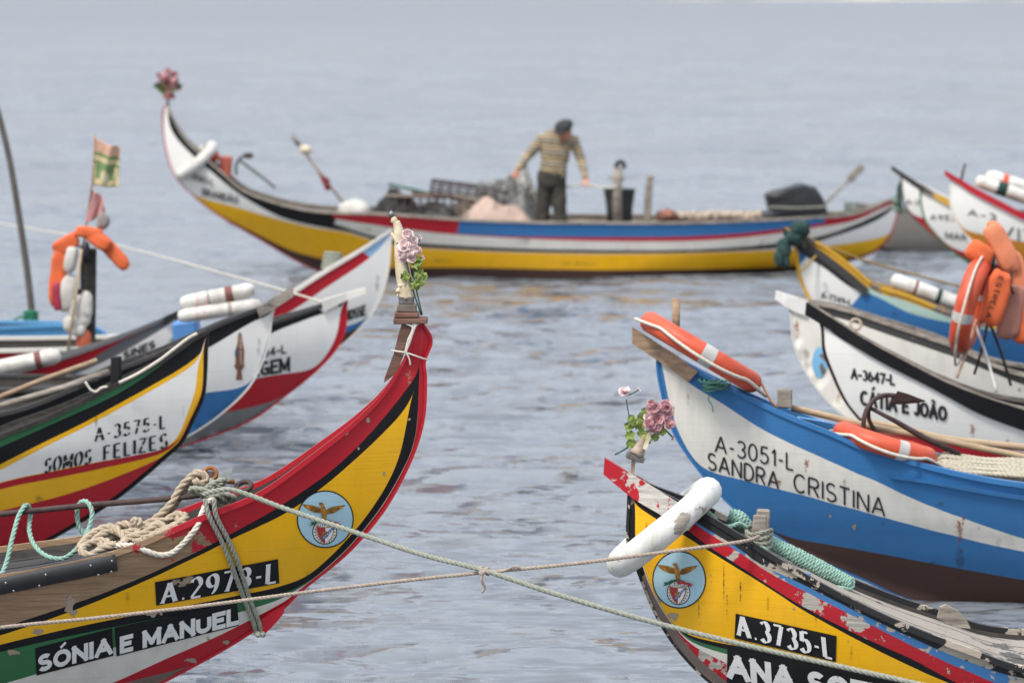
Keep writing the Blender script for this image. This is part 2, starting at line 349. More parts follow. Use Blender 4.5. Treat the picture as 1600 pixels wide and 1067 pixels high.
# ------------------------------------------------------------------ water
def build_water():
    ys = [-60, -40, -25, -12, -4, 0, 3, 5]
    y = 5.0
    while y < 9: y += 0.12; ys.append(y)
    while y < 9000: y *= 1.0055 if y < 350 else 1.015; ys.append(y)
    ys = np.array(ys); nx = 430; k = np.linspace(-1, 1, nx)
    hw = np.where(ys < 9, 12.0, 9 + 0.34 * ys); X = hw[:, None] * k[None]; Y = np.repeat(ys[:, None], nx, 1)
    dy = np.gradient(ys); dx = 2 * hw / (nx - 1); sp = np.maximum(dy, dx)[:, None]
    Z = np.zeros_like(X); DX = np.zeros_like(X)
    rng = np.random.RandomState(3)
    for i in range(110):
        lam = 0.16 * (40.0 ** (i / 109)) * rng.uniform(0.85, 1.15)
        th = R(-78) + rng.normal(0, 0.62); kk = 2 * np.pi / lam
        slope = 0.027 * (1.25 if lam < 0.9 else 0.7 if lam < 2 else 0.3); amp = slope * lam / (2 * np.pi)
        att = np.clip((lam / sp - 2.2) / 2.5, 0, 1); ph = rng.uniform(0, 6.28)
        arg = kk * (X * math.cos(th) + Y * math.sin(th)) + ph
        s = np.sin(arg); Z += att * amp * (s - 0.25 * np.cos(2 * arg))
    # gusts: patches of stronger and weaker ripple
    g = 0.85 + 0.5 * np.sin(X * 0.31 + 1.3 + 0.8 * np.sin(Y * 0.13)) * np.sin(Y * 0.21 + 0.6 * np.sin(X * 0.17))
    Z *= g
    v = np.stack([X, Y, Z], -1).reshape(-1, 3); ny = len(ys)
    me = bpy.data.meshes.new('water'); i = np.arange((ny - 1) * (nx - 1)); r_, c_ = i // (nx - 1), i % (nx - 1); a = r_ * nx + c_
    quads = np.stack([a, a + 1, a + nx + 1, a + nx], 1)
    me.vertices.add(len(v)); me.vertices.foreach_set('co', v.ravel())
    me.loops.add(quads.size); me.loops.foreach_set('vertex_index', quads.ravel().astype(np.int32))
    me.polygons.add(len(quads)); me.polygons.foreach_set('loop_start', np.arange(0, quads.size, 4, dtype=np.int32))
    me.polygons.foreach_set('use_smooth', np.ones(len(quads), dtype=bool)); me.update(calc_edges=True)
    m, n, l, b = newmat('estuary_water')
    b.inputs['Base Color'].default_value = (0.16, 0.178, 0.20, 1); b.inputs['Roughness'].default_value = 0.06; b.inputs['IOR'].default_value = 1.333
    tc = N(n, 'ShaderNodeTexCoord'); mp = N(n, 'ShaderNodeMapping'); mp.inputs['Scale'].default_value = (0.42, 1.0, 1); l.new(tc.outputs['Object'], mp.inputs[0])
    ge = N(n, 'ShaderNodeNewGeometry'); acc = ge.outputs['Normal']
    for (sc_, amp) in ((0.28, 0.3), (0.8, 0.55), (2.2, 0.9), (5.5, 1.15), (13.0, 1.3)):
        t = N(n, 'ShaderNodeTexNoise'); t.inputs['Scale'].default_value = sc_; t.inputs['Detail'].default_value = 2; l.new(mp.outputs[0], t.inputs['Vector'])
        v1 = N(n, 'ShaderNodeVectorMath', operation='SUBTRACT'); l.new(t.outputs['Color'], v1.inputs[0]); v1.inputs[1].default_value = (0.5, 0.5, 0.5)
        v2 = N(n, 'ShaderNodeVectorMath', operation='MULTIPLY'); l.new(v1.outputs[0], v2.inputs[0]); v2.inputs[1].default_value = (amp * 0.8, amp * 1.5, 0)
        v3 = N(n, 'ShaderNodeVectorMath', operation='ADD'); l.new(acc, v3.inputs[0]); l.new(v2.outputs[0], v3.inputs[1]); acc = v3.outputs[0]
    nn = N(n, 'ShaderNodeVectorMath', operation='NORMALIZE'); l.new(acc, nn.inputs[0]); l.new(nn.outputs[0], b.inputs['Normal'])
    me.materials.append(m); o = bpy.data.objects.new('water', me); C.objects.link(o); o['kind'] = 'structure'
    # bed of the lagoon, so that nothing is bottomless
    s = 9500
    bed = meshobj('lagoon_bed', [(-s, -60, -1.2), (s, -60, -1.2), (s, s, -1.2), (-s, s, -1.2)], [(0, 1, 2, 3)], plain('mud', (0.12, 0.1, 0.075)), None, False); bed['kind'] = 'structure'
    # low sand spit on the far side
    xs = np.linspace(60, 330, 60); prof = []
    top = 0.55 + 0.35 * np.sin(xs * 0.05) + 0.2 * np.sin(xs * 0.17 + 1)
    top *= np.clip((xs - 60) / 30, 0, 1) * np.clip((330 - xs) / 40, 0, 1)
    vv = [(x, 1640, -0.4) for x in xs] + [(x, 1655, z) for x, z in zip(xs, top)] + [(x, 1690, -0.4) for x in xs]
    ff = [(i, i + 1, i + 61, i + 60) for i in range(59)] + [(i + 60, i + 61, i + 121, i + 120) for i in range(59)]
    sb = meshobj('sandbank', vv, ff, plain('sand', (0.5, 0.44, 0.35), 0.9, 0.2, 0.05)); sb['kind'] = 'structure'
build_water()

# ------------------------------------------------------------------ boats
def smooth1(a, k):
    if k < 1: return a
    w_ = np.exp(-0.5 * (np.arange(-3 * k, 3 * k + 1) / k) ** 2); w_ /= w_.sum()
    return np.convolve(np.pad(a, 3 * k, mode='edge'), w_, mode='valid')
class Boat:
    """A double-ended lagoon boat. Outlines read off the photograph are cast onto the boat's centre plane
    (stem) or onto its curved near side (sheer, paint lines), so every line has its true place on the hull."""
    def __init__(s, label, depth, head, sheer, stem, bands, mats, length=7.5, W=0.72, E=3.2, zmid=0.5, zst=0.85,
                 cap=None, capw=0.045, stem_mat=None, splits=None, stern_stem=None, deck=True, ncol=200, deckm=None, inner=None, decklen=2.4, drop=0.05,
                 stemw=0.01):
        s.W, s.E, s.L, s.depth = W, E, length, depth
        tip = sheer[0]                                  # lists run from the bow aft
        s.O = P(tip[0], tip[1], depth); s.O[2] = 0
        a = R(head); s.F = np.array([math.cos(a), math.sin(a), 0]); s.T = np.array([-math.sin(a), math.cos(a), 0])
        s.ns = 1 if s.T[1] < 0 else -1
        s.root = root('fishing_boat', label, 'boat', s.O.tolist(), a)
        s.C = np.array([(CP - s.O) @ s.F, (CP - s.O) @ s.T, CAM_H])
        # centre-plane outline
        st = s.cast(stem, np.zeros(len(stem)))          # from tip aft
        tipxz = s.cast([tip], np.zeros(1))[0]
        k = [tuple(tipxz)] + [tuple(q) for q in st]
        xl, zl = k[-1]
        if zl > -0.12: k += [(xl - 0.35 - 1.2 * max(0, zl + 0.12), -0.13)]
        xk = k[-1][0]
        if stern_stem is None:
            s.xst = -length; s.zst = zst
            sk = [(-length, zst), (-length + 0.02, zst * 0.75), (-length + 0.25, zst * 0.35), (-length + 0.8, 0.0), (-length + 1.3, -0.13)]
        else:
            q = s.cast(stern_stem, np.zeros(len(stern_stem)))   # from stern tip downwards
            sk = [tuple(z) for z in q]; s.xst, s.zst = sk[0]
            sk += [(sk[-1][0] + 0.5, -0.13)]
        mid = [((xk + sk[-1][0]) / 2, -0.14)]
        K = catmull(np.array(k + mid + sk[::-1]), 700)
        zz = [q[1] for q in k]; xx = [q[0] for q in k]
        KK = catmull(np.array(k), 300)
        o = np.argsort(KK[:, 1]); s.bz, s.bx = KK[o, 1], np.maximum.accumulate(KK[o, 0]) if False else KK[o, 0]
        KS = catmull(np.array(sk), 200); o = np.argsort(KS[:, 1]); s.sz, s.sx = KS[o, 1], KS[o, 0]
        # sheer on the near side
        sh = s.solve(sheer[1:])
        shp = [tuple(tipxz)] + [tuple(q) for q in sh]
        if stern_stem is None:
            xa, za = shp[-1]
            xm = -length * 0.55
            if xa > xm + 0.4: shp += [(xm, min(za - 0.02, max(zmid, za - 0.12 * (xa - xm))) if za > zmid else zmid)]
            shp += [(-length * 0.8, zmid + 0.06), (-length, zst)]
        else: shp += [(s.xst, s.zst)]
        Sh = catmull(np.array(shp), 700)
        s.ncol = ncol
        fr = np.linspace(0, 1, ncol) ** (1.35 if stern_stem is None else 1.0)
        s.fr = fr; s.K = resample(K, fr); s.S = resample(Sh, fr)
        s.hs = np.clip(np.arange(ncol) / 10.0, 0, 1)
        # paint lines as height fractions between stem/keel and sheer
        rows = [np.zeros(ncol)]
        for b in bands:
            pts = s.solve(catmull(np.array(b, float), 70)); tu = [s.tu(q) for q in pts]; tu = sorted([q for q in tu if q], key=lambda q: q[0])
            t = np.array([q[0] for q in tu]); u = np.clip(np.array([q[1] for q in tu]), 0, 1)
            f = smooth1(np.interp(np.arange(ncol), t, u), 2)
            wob = 0.0022 * np.array([mnoise.noise(Vector((i * 0.35, len(rows) * 7.3, depth))) for i in range(ncol)])
            f = np.clip(f + wob * (f > 0.01) * (f < 0.99), 0, 1)
            rows.append(np.maximum(rows[-1] + 1e-4, np.minimum(f, 1 - 1e-4 * (len(bands) - len(rows) + 2))))
        rows.append(np.ones(ncol)); s.rows = rows
        # hull shell
        U = []; bm_ = []
        for i in range(len(rows) - 1):
            nsub = 3
            for j in range(nsub): U.append(rows[i] + (rows[i + 1] - rows[i]) * j / nsub); bm_.append(i)
        U.append(rows[-1]); U = np.array(U); nr = len(U)
        XZ = s.K[None] + (s.S - s.K)[None] * U[:, :, None]
        Y = s.hb(XZ[..., 0].ravel(), XZ[..., 1].ravel()).reshape(nr, ncol)
        Y[0] = np.where(s.K[:, 1] > -0.125, np.minimum(Y[0], 0.0005), Y[0])
        v = []; f = []; fm = []
        spl = splits or {}
        matnames = list(mats); allm = [m for m in matnames]
        extra = {}
        for bi, lst in spl.items():
            for (px, m) in lst:
                if m not in allm: allm.append(m)
        def colx(px):
            q = s.solve([px])[0]; r_ = s.tu(q); return r_[0] if r_ else 0
        sp2 = {bi: sorted([(colx(px), allm.index(m)) for px, m in lst]) for bi, lst in spl.items()}
        for sgn in (s.ns, -s.ns):
            base = len(v)
            v += [(XZ[i, j, 0], sgn * Y[i, j], XZ[i, j, 1]) for i in range(nr) for j in range(ncol)]
            for i in range(nr - 1):
                mi = bm_[i]
                for j in range(ncol - 1):
                    q = (base + i * ncol + j, base + i * ncol + j + 1, base + (i + 1) * ncol + j + 1, base + (i + 1) * ncol + j)
                    f.append(q if sgn > 0 else q[::-1]); m2 = mi
                    for (cj, m3) in sp2.get(mi, []):
                        if j >= cj: m2 = m3
                    fm.append(m2)
        h = nr * ncol
        for j in range(ncol - 1): f.append((j, j + 1, h + j + 1, h + j)); fm.append(0)
        s.hull = meshobj('hull', v, f, allm, s.root, True, fm, True)
        # stem and stern posts
        if stem_mat is not None:
            for (kc, nm) in ((KK, 'stem_post'), (catmull(np.array(sk), 80), 'stern_post')):
                kc = resample(kc, 170)
                t = np.gradient(kc, axis=0); t /= np.linalg.norm(t, axis=1)[:, None]; sg = 1 if nm == 'stem_post' else -1
                nn = np.stack([-t[:, 1], t[:, 0]], 1) * sg
                vv = []; ff = []
                nn = np.where((nn[:, :1] * sg) < 0, -nn, nn) if False else nn
                wv = stemw
                for q, n_ in zip(kc, nn):
                    oq = q + n_ * 0.007; iq = q - n_ * 0.006
                    vv += [(oq[0], wv * 0.8, oq[1]), (oq[0], -wv * 0.8, oq[1]), (iq[0], -wv, iq[1]), (iq[0], wv, iq[1])]
                for i in range(len(kc) - 1):
                    for c in range(4): ff.append((i * 4 + c, i * 4 + (c + 1) % 4, (i + 1) * 4 + (c + 1) % 4, (i + 1) * 4 + c))
                ff += [(0, 1, 2, 3), tuple((len(kc) - 1) * 4 + c for c in range(4))[::-1]]
                meshobj(nm, vv, ff, stem_mat, s.root, False, None, True)
        # gunwale caps
        ys = s.hb(s.S[:, 0], s.S[:, 1])
        if cap is not None:
            for sgn in (s.ns, -s.ns):
                vv = []; ff = []
                for j in range(ncol):
                    x, z = s.S[j]; yo = ys[j] + 0.012; yi = max(0.002, ys[j] - capw)
                    vv += [(x, sgn * yo, z - 0.012), (x, sgn * yo, z + 0.016), (x, sgn * yi, z + 0.016), (x, sgn * yi, z - 0.012)]
                for j in range(ncol - 1):
                    for c in range(4): ff.append((j * 4 + c, j * 4 + (c + 1) % 4, (j + 1) * 4 + (c + 1) % 4, (j + 1) * 4 + c))
                meshobj('gunwale', vv, ff, cap, s.root, False, None, True)
        # inner skin, foredeck planks, floor, thwarts
        im = inner or WOODD
        for sgn in (s.ns, -s.ns):
            vv = []; ff = []; cols = [j for j in range(ncol) if ys[j] > 0.06]
            for j in cols:
                for u in (0.2, 0.6, 0.985):
                    q = s.K[j] + (s.S[j] - s.K[j]) * u; y = max(0.004, float(s.hb(np.array([q[0]]), np.array([q[1]]))[0]) - 0.03)
                    vv.append((q[0], sgn * y, q[1]))
            for a_ in range(len(cols) - 1):
                for c in range(2): ff.append((a_ * 3 + c, a_ * 3 + c + 1, (a_ + 1) * 3 + c + 1, (a_ + 1) * 3 + c))
            meshobj('inner_planking', vv, ff, im, s.root, True, None, True)
        if deck:
            cols = [j for j in range(ncol) if ys[j] > 0.05 and s.S[j, 0] > -decklen]
            npl = 6
            for p_ in range(npl):
                vv = []; ff = []
                a0 = -1 + 2 * p_ / npl; a1 = -1 + 2 * (p_ + 1) / npl
                for j in cols:
                    x, z = s.S[j]; hw = ys[j] - 0.034; g = 0.004
                    for (aa, dz) in ((a0, 0), (a1, 0), (a1, -0.02), (a0, -0.02)):
                        y = aa * hw + (g if aa == a0 else -g)
                        vv.append((x, y, z - drop + 0.02 * (1 - aa * aa) + dz + 0.003 * (p_ % 2)))
                for a_ in range(len(cols) - 1):
                    for c in range(4): ff.append((a_ * 4 + c, a_ * 4 + (c + 1) % 4, (a_ + 1) * 4 + (c + 1) % 4, (a_ + 1) * 4 + c))
                n_ = len(cols); ff += [(0, 1, 2, 3), tuple((n_ - 1) * 4 + c for c in range(4))[::-1]]
                meshobj('deck_plank', vv, ff, deckm or WOODD, s.root, False, None, True)
        vv = []; ff = []; c0 = [j for j in range(ncol) if ys[j] > 0.2 and (not deck or s.S[j, 0] < -decklen + 0.1)]
        fz = 0.06
        for j in c0:
            y = max(0.02, float(s.hb(np.array([s.S[j, 0]]), np.array([fz]))[0]) - 0.02); vv += [(s.S[j, 0], y, fz), (s.S[j, 0], -y, fz)]
        for a_ in range(len(c0) - 1): ff.append((a_ * 2, a_ * 2 + 1, a_ * 2 + 3, a_ * 2 + 2))
        s.floor = meshobj('floor', vv, ff, im, s.root, False, None, True)
        for xt in (-length * 0.5, -length * 0.68):
            j = int(np.argmin(abs(s.S[:, 0] - xt))); z = s.S[j, 1] - 0.16; y = float(s.hb(np.array([s.S[j, 0] + 0.1, s.S[j, 0] - 0.1]), np.array([z, z])).min()) - 0.035
            V_, F_ = bbox((s.S[j, 0], 0, z), (0.1, y, 0.016), None, 0.003); meshobj('thwart', V_, F_, deckm or WOODD, s.root, False, None, True)
    def loc(s, dirs): return np.stack([dirs @ s.F, dirs @ s.T, dirs[:, 2]], 1)
    def cast(s, px, y):
        d_ = s.loc(raydir(px)); t = (y - s.C[1]) / d_[:, 1]
        return np.stack([s.C[0] + t * d_[:, 0], s.C[2] + t * d_[:, 2]], 1)
    def hb(s, x, z):
        xb = np.interp(z, s.bz, s.bx); xs_ = np.interp(z, s.sz, s.sx)
        sb = np.clip((xb - x) / s.E, 0, 1); ss = np.clip((x - xs_) / (s.E * 0.8), 0, 1)
        g = (1 - (1 - sb) ** 2.2) * (1 - (1 - ss) ** 2.2)
        return s.W * g * (0.76 + 0.24 * np.clip((z + 0.1) / 0.8, 0, 1))
    def solve(s, px):
        px = np.atleast_2d(np.asarray(px, float)); y = np.zeros(len(px))
        for _ in range(24):
            q = s.cast(px, s.ns * y); y = 0.5 * y + 0.5 * s.hb(q[:, 0], q[:, 1])
        return s.cast(px, s.ns * y)
    def tu(s, p):
        dS = s.S - s.K; dp = p - s.K; cr = dS[:, 0] * dp[:, 1] - dS[:, 1] * dp[:, 0]
        uu = (dS * dp).sum(1) / np.maximum((dS * dS).sum(1), 1e-9); best = None
        for j in range(1, len(cr) - 2):
            if cr[j] * cr[j + 1] <= 0 and cr[j] != cr[j + 1]:
                k = cr[j] / (cr[j] - cr[j + 1]); u = uu[j] + k * (uu[j + 1] - uu[j]); pen = max(0, -u, u - 1)
                if best is None or pen < best[2] - 1e-6: best = (j + k, u, pen)
        return best
    def surf(s, px, off):
        """local points on the near side under given pixels, lifted off the paint by off metres"""
        px = np.atleast_2d(np.asarray(px, float)); q = s.solve(px); e = 1e-3
        h0 = s.hb(q[:, 0], q[:, 1]); hx = (s.hb(q[:, 0] + e, q[:, 1]) - h0) / e; hz = (s.hb(q[:, 0], q[:, 1] + e) - h0) / e
        n = np.stack([-hx, np.ones(len(q)), -hz], 1); n /= np.linalg.norm(n, axis=1)[:, None]
        v = np.stack([q[:, 0], h0, q[:, 1]], 1) + n * np.asarray(off, float).reshape(-1, 1)
        v[:, 1] *= s.ns
        return v
    def decal(s, name, px, faces, mats, off=0.003, fm=None, parent=None):
        return meshobj(name, s.surf(px, np.broadcast_to(off, (len(px),))), faces, mats, parent or s.root, False, fm, True)
    def plate(s, name, quad, mat, thick=0.004, parent=None, n=30, m=8):
        """a thin board or painted plate bounded by four pixels (tl, tr, br, bl)"""
        q = np.asarray(quad, float); px = []
        for i in range(m + 1):
            for j in range(n + 1):
                a = q[0] + (q[1] - q[0]) * j / n; b = q[3] + (q[2] - q[3]) * j / n; px.append(a + (b - a) * i / m)
        k = len(px); f = [(i * (n + 1) + j, i * (n + 1) + j + 1, (i + 1) * (n + 1) + j + 1, (i + 1) * (n + 1) + j) for i in range(m) for j in range(n)]
        top = s.surf(px, np.full(k, thick)); bot = s.surf(px, np.full(k, 0.0005))
        ring = [j for j in range(n + 1)] + [i * (n + 1) + n for i in range(1, m + 1)] + [m * (n + 1) + j for j in range(n - 1, -1, -1)] + [i * (n + 1) for i in range(m - 1, 0, -1)]
        f += [(ring[i], ring[(i + 1) % len(ring)], ring[(i + 1) % len(ring)] + k, ring[i] + k) for i in range(len(ring))]
        return meshobj(name, np.concatenate([top, bot]), f, mat, parent or s.root, False, None, True)
    def rail(s, name, top, bot, mat, thick=0.03, both=True, n=60):
        """a plank along the side bounded above and below by pixel lines; may run on past the stem"""
        def dens(p):
            p = catmull(np.array(p, float), 200); return resample(p, n)
        t = dens(top); b = dens(bot)
        qt = s.solve(t); qb = s.solve(b)
        for sgn in ((s.ns, -s.ns) if both else (s.ns,)):
            vv = []; ff = []
            for i in range(n):
                yt = float(s.hb(qt[i:i + 1, 0], qt[i:i + 1, 1])[0]); yb = float(s.hb(qb[i:i + 1, 0], qb[i:i + 1, 1])[0])
                for (q, y, o) in ((qt[i], yt, thick), (qb[i], yb, thick), (qb[i], yb, 0.001), (qt[i], yt, 0.001)):
                    vv.append((q[0], sgn * (y + o), q[1]))
            for i in range(n - 1):
                for c in range(4): ff.append((i * 4 + c, i * 4 + (c + 1) % 4, (i + 1) * 4 + (c + 1) % 4, (i + 1) * 4 + c))
            ff += [(0, 1, 2, 3), tuple((n - 1) * 4 + c for c in range(4))[::-1]]
            meshobj(name, vv, ff, mat, s.root, False, None, True)
    def world(s, x, y, z): return s.O + s.F * x + s.T * y + np.array([0, 0, z])
    def onside(s, px, off=0.0):
        v = s.surf([px], off)[0]; return s.world(*v)
    def deckpt(s, x, y=0.0, dz=0.0):
        j = int(np.argmin(abs(s.S[:, 0] - x))); return s.world(x, y, s.S[j, 1] - 0.05 + dz)
    def text(s, txt, p0, p1, h, style='sans', mat=None, w=0.2, off=0.003, parent=None, slant=0.0, name='lettering', gaps=False):
        """painted letters between two baseline pixels, h pixels tall"""
        p0 = np.array(p0, float); p1 = np.array(p1, float); strokes, adv = layout(txt, style)
        ex = (p1 - p0) / adv; up = np.array([slant * h, -h])
        V_ = []; F_ = []; O_ = []; n = 0; c = 0
        for st in strokes:
            v, f = ribbon(st, w, style, abs(np.linalg.norm(ex)) / h)
            for q in v: V_.append(p0 + ex * q[0] + up * q[1]); O_.append(off + 0.00012 * c)
            F_ += [tuple(i + n for i in k) for k in f]; n += len(v); c += 1
        return s.decal(name, V_, F_, mat or INK, np.array(O_), None, parent)

# ------------------------------------------------------------------ stroke alphabet
def arc(cx, cy, rx, ry, a0, a1, n=12): return [(cx + rx * math.cos(R(a)), cy + ry * math.sin(R(a))) for a in np.linspace(a0, a1, n)]
GLY = {
 'A': (0.78, [[(0.0, 0), (0.39, 1)], [(0.39, 1), (0.78, 0)], [(0.14, 0.33), (0.64, 0.33)]]),
 'B': (0.62, [[(0, 0), (0, 1)], [(0, 1), (0.3, 1)] + arc(0.32, 0.76, 0.24, 0.24, 90, -90) + [(0, 0.52)], [(0, 0.52), (0.34, 0.52)] + arc(0.36, 0.26, 0.26, 0.26, 90, -90) + [(0, 0)]]),
 'C': (0.68, [arc(0.38, 0.5, 0.38, 0.5, 45, 315, 20)]),
 'D': (0.68, [[(0, 0), (0, 1)], [(0, 1), (0.25, 1)] + arc(0.28, 0.5, 0.4, 0.5, 90, -90, 16) + [(0, 0)]]),
 'E': (0.55, [[(0, 0), (0, 1)], [(0, 1), (0.55, 1)], [(0, 0.52), (0.45, 0.52)], [(0, 0), (0.55, 0)]]),
 'F': (0.53, [[(0, 0), (0, 1)], [(0, 1), (0.53, 1)], [(0, 0.52), (0.43, 0.52)]]),
 'G': (0.72, [arc(0.38, 0.5, 0.38, 0.5, 45, 340, 20), [(0.42, 0.45), (0.72, 0.45)], [(0.72, 0.45), (0.72, 0.05)]]),
 'I': (0.0, [[(0, 0), (0, 1)]]),
 'J': (0.42, [[(0.42, 1), (0.42, 0.24)] + arc(0.21, 0.22, 0.21, 0.22, 0, -170)]),
 'L': (0.5, [[(0, 1), (0, 0)], [(0, 0), (0.5, 0)]]),
 'M': (0.86, [[(0, 0), (0, 1)], [(0, 1), (0.43, 0.15)], [(0.43, 0.15), (0.86, 1)], [(0.86, 1), (0.86, 0)]]),
 'N': (0.68, [[(0, 0), (0, 1)], [(0, 1), (0.68, 0)], [(0.68, 0), (0.68, 1)]]),
 'O': (0.78, [arc(0.39, 0.5, 0.39, 0.5, 90, 450, 28)]),
 'R': (0.64, [[(0, 0), (0, 1)], [(0, 1), (0.34, 1)] + arc(0.36, 0.75, 0.25, 0.25, 90, -90) + [(0, 0.5)], [(0.3, 0.5), (0.64, 0)]]),
 'S': (0.58, [arc(0.29, 0.745, 0.27, 0.255, 35, 265, 14)[:-1] + arc(0.29, 0.25, 0.29, 0.25, 85, -150, 16)]),
 'T': (0.64, [[(0, 1), (0.64, 1)], [(0.32, 1), (0.32, 0)]]),
 'U': (0.68, [[(0, 1), (0, 0.32)] + arc(0.34, 0.32, 0.34, 0.32, 180, 360, 14) + [(0.68, 1)]]),
 'V': (0.74, [[(0, 1), (0.37, 0)], [(0.37, 0), (0.74, 1)]]),
 'Z': (0.62, [[(0, 1), (0.62, 1)], [(0.62, 1), (0, 0)], [(0, 0), (0.62, 0)]]),
 '0': (0.58, [arc(0.29, 0.5, 0.29, 0.5, 90, 450, 26)]),
 '1': (0.25, [[(0.02, 0.76), (0.22, 1)], [(0.22, 1), (0.22, 0)]]),
 '2': (0.58, [arc(0.29, 0.71, 0.28, 0.29, 160, -25, 14) + [(0.02, 0.02)], [(0.02, 0), (0.58, 0)]]),
 '3': (0.56, [arc(0.27, 0.75, 0.26, 0.25, 150, -85, 14) + arc(0.27, 0.26, 0.29, 0.26, 85, -150, 16)]),
 '4': (0.62, [[(0.45, 0), (0.45, 1)], [(0.45, 1), (0, 0.3)], [(0, 0.3), (0.62, 0.3)]]),
 '5': (0.56, [[(0.52, 1), (0.1, 1)], [(0.1, 1), (0.07, 0.52)], [(0.07, 0.52)] + arc(0.26, 0.31, 0.3, 0.31, 115, -150, 16)]),
 '6': (0.58, [arc(0.29, 0.3, 0.28, 0.3, 0, 360, 20), arc(0.42, 0.36, 0.41, 0.64, 100, 190, 10)]),
 '7': (0.56, [[(0, 1), (0.56, 1)], [(0.56, 1), (0.2, 0)]]),
 '8': (0.58, [arc(0.29, 0.74, 0.24, 0.26, 0, 360, 20), arc(0.29, 0.25, 0.29, 0.25, 0, 360, 20)]),
 '9': (0.58, [arc(0.29, 0.7, 0.28, 0.3, 0, 360, 20), arc(0.16, 0.64, 0.41, 0.64, 10, -75, 10)]),
 '-': (0.3, [[(0, 0.42), (0.3, 0.42)]]), '.': (0.12, [[(0.0, 0.05), (0.13, 0.05)]]), ' ': (0.22, [])}
ACC = {'Ó': ('O', [('serif', [(0.30, 1.10), (0.60, 1.34)])]), 'Á': ('A', [('serif', [(0.30, 1.12), (0.60, 1.36)])]), 'Ã': ('A', [[(0.2, 1.12), (0.32, 1.2), (0.46, 1.13), (0.58, 1.2)]])}
def layout(txt, style):
    """strokes in letter-height units; condensed width comes from the baseline length"""
    gap = {'sans': 0.31, 'cond': 0.33, 'serif': 0.40, 'stencil': 0.42, 'hand': 0.26}[style]
    x = 0; out = []
    for ch in txt:
        acc = []
        if ch in ACC: ch, acc = ACC[ch]
        wd, sts = GLY[ch]
        for st in list(sts) + list(acc):
            jx = random.uniform(-0.01, 0.01) if style == 'hand' else 0
            if isinstance(st, tuple): out.append(('accent', [(x + q[0], q[1]) for q in st[1]])); continue
            st2 = [(x + q[0] + jx, q[1]) for q in st]
            if style == 'stencil' and len(st2) > 6:
                k = len(st2) // 2; out.append(st2[:max(3, k - 1)]); out.append(st2[k + 1:])
            elif style == 'stencil' and abs(st2[0][1] - st2[-1][1]) > 0.7 and ch in 'AMNZ7':
                a, b = np.array(st2[0]), np.array(st2[-1]); out.append([tuple(a), tuple(a + (b - a) * 0.46)]); out.append([tuple(a + (b - a) * 0.56), tuple(b)])
            else: out.append(st2)
            if style in ('serif', 'stencil') and len(st) == 2 and abs(st[0][1] - st[1][1]) > 0.5:
                for (qx, qy) in st2:
                    if qy < 0.05 or qy > 0.95: out.append(('serif', [(qx - 0.15, min(0.97, max(0.03, qy))), (qx + 0.15, min(0.97, max(0.03, qy)))]))
        x += wd + gap
    return out, x - gap
def ribbon(st, w, style, asp):
    thin = False
    if isinstance(st, tuple): thin = 0.15 if st[0] == 'accent' else 0.055; st = st[1]
    if len(st) == 2: st = [(st[0][0] + (st[1][0] - st[0][0]) * q / 4, st[0][1] + (st[1][1] - st[0][1]) * q / 4) for q in range(5)]; straight = True
    else: straight = False
    p = np.array(st, float) * np.array([asp, 1.0])      # true proportions, heights = 1
    if style in ('sans', 'cond') and straight:        # square ends
        d_ = p[-1] - p[0]; L = np.linalg.norm(d_); e = d_ / L * w * 0.5
        if abs(d_[1]) < 0.01: p = p.copy(); p[0] -= e; p[-1] += e
    d_ = np.gradient(p, axis=0) if len(p) > 2 else np.array([p[1] - p[0]] * 2)
    d_ /= np.maximum(np.linalg.norm(d_, axis=1)[:, None], 1e-9); n = np.stack([-d_[:, 1], d_[:, 0]], 1)
    if thin: ww = np.full(len(p), thin)
    elif style in ('serif', 'stencil'):
        th = np.arctan2(d_[:, 1], d_[:, 0]); ww = 0.05 + (w - 0.05) * np.abs(np.sin(th - R(22))) ** 1.2
    else: ww = np.full(len(p), w)
    if style in ('sans', 'cond'):                        # keep strokes inside the letter height
        p = p.copy(); p[:, 1] = np.where(p[:, 1] <= 1.02, w * 0.5 + p[:, 1] * (1 - w), p[:, 1])
        if straight and not thin and abs(p[-1][1] - p[0][1]) > 0.3:
            dd = (p[-1] - p[0]) / np.linalg.norm(p[-1] - p[0]); p[0] -= dd * w * 0.5; p[-1] += dd * w * 0.5
    a = p + n * ww[:, None] / 2; b = p - n * ww[:, None] / 2
    v = np.concatenate([a, b]) / np.array([asp, 1.0]); k = len(p)
    f = [(i, i + 1, k + i + 1, k + i) for i in range(k - 1)]
    return v.tolist(), f
def poly_decal(boat, name, polys, tr, mats, off, parent):
    """flat painted shapes: polys = [(outline in unit space, material index)]; each a hair above the last"""
    V_ = []; F_ = []; O_ = []; fm = []; n = 0
    for i, (pl, mi) in enumerate(polys):
        tri = tessellate_polygon([[Vector((*q, 0)) for q in pl]])
        V_ += [tr(q) for q in pl]; O_ += [off + 0.0003 * i] * len(pl); F_ += [tuple(a + n for a in t) for t in tri]; fm += [mi] * len(tri); n += len(pl)
    return boat.decal(name, V_, F_, mats, np.array(O_), fm, parent)
def circ(cx, cy, r, n=32, a0=0, a1=360): return [(cx + r * math.cos(R(a)), cy + r * math.sin(R(a))) for a in np.linspace(a0, a1, n, endpoint=(a1 - a0) < 360)]
SKYB = paint('emblem_sky_blue', (0.36, 0.55, 0.62), 0.12, under=(0.4, 0.3, 0.15))
GOLD = plain('eagle_gold', (0.42, 0.19, 0.02), 0.5, 0.6, 60, 0); GOLDD = plain('eagle_brown', (0.11, 0.055, 0.015), 0.5, 0.4, 60, 0)
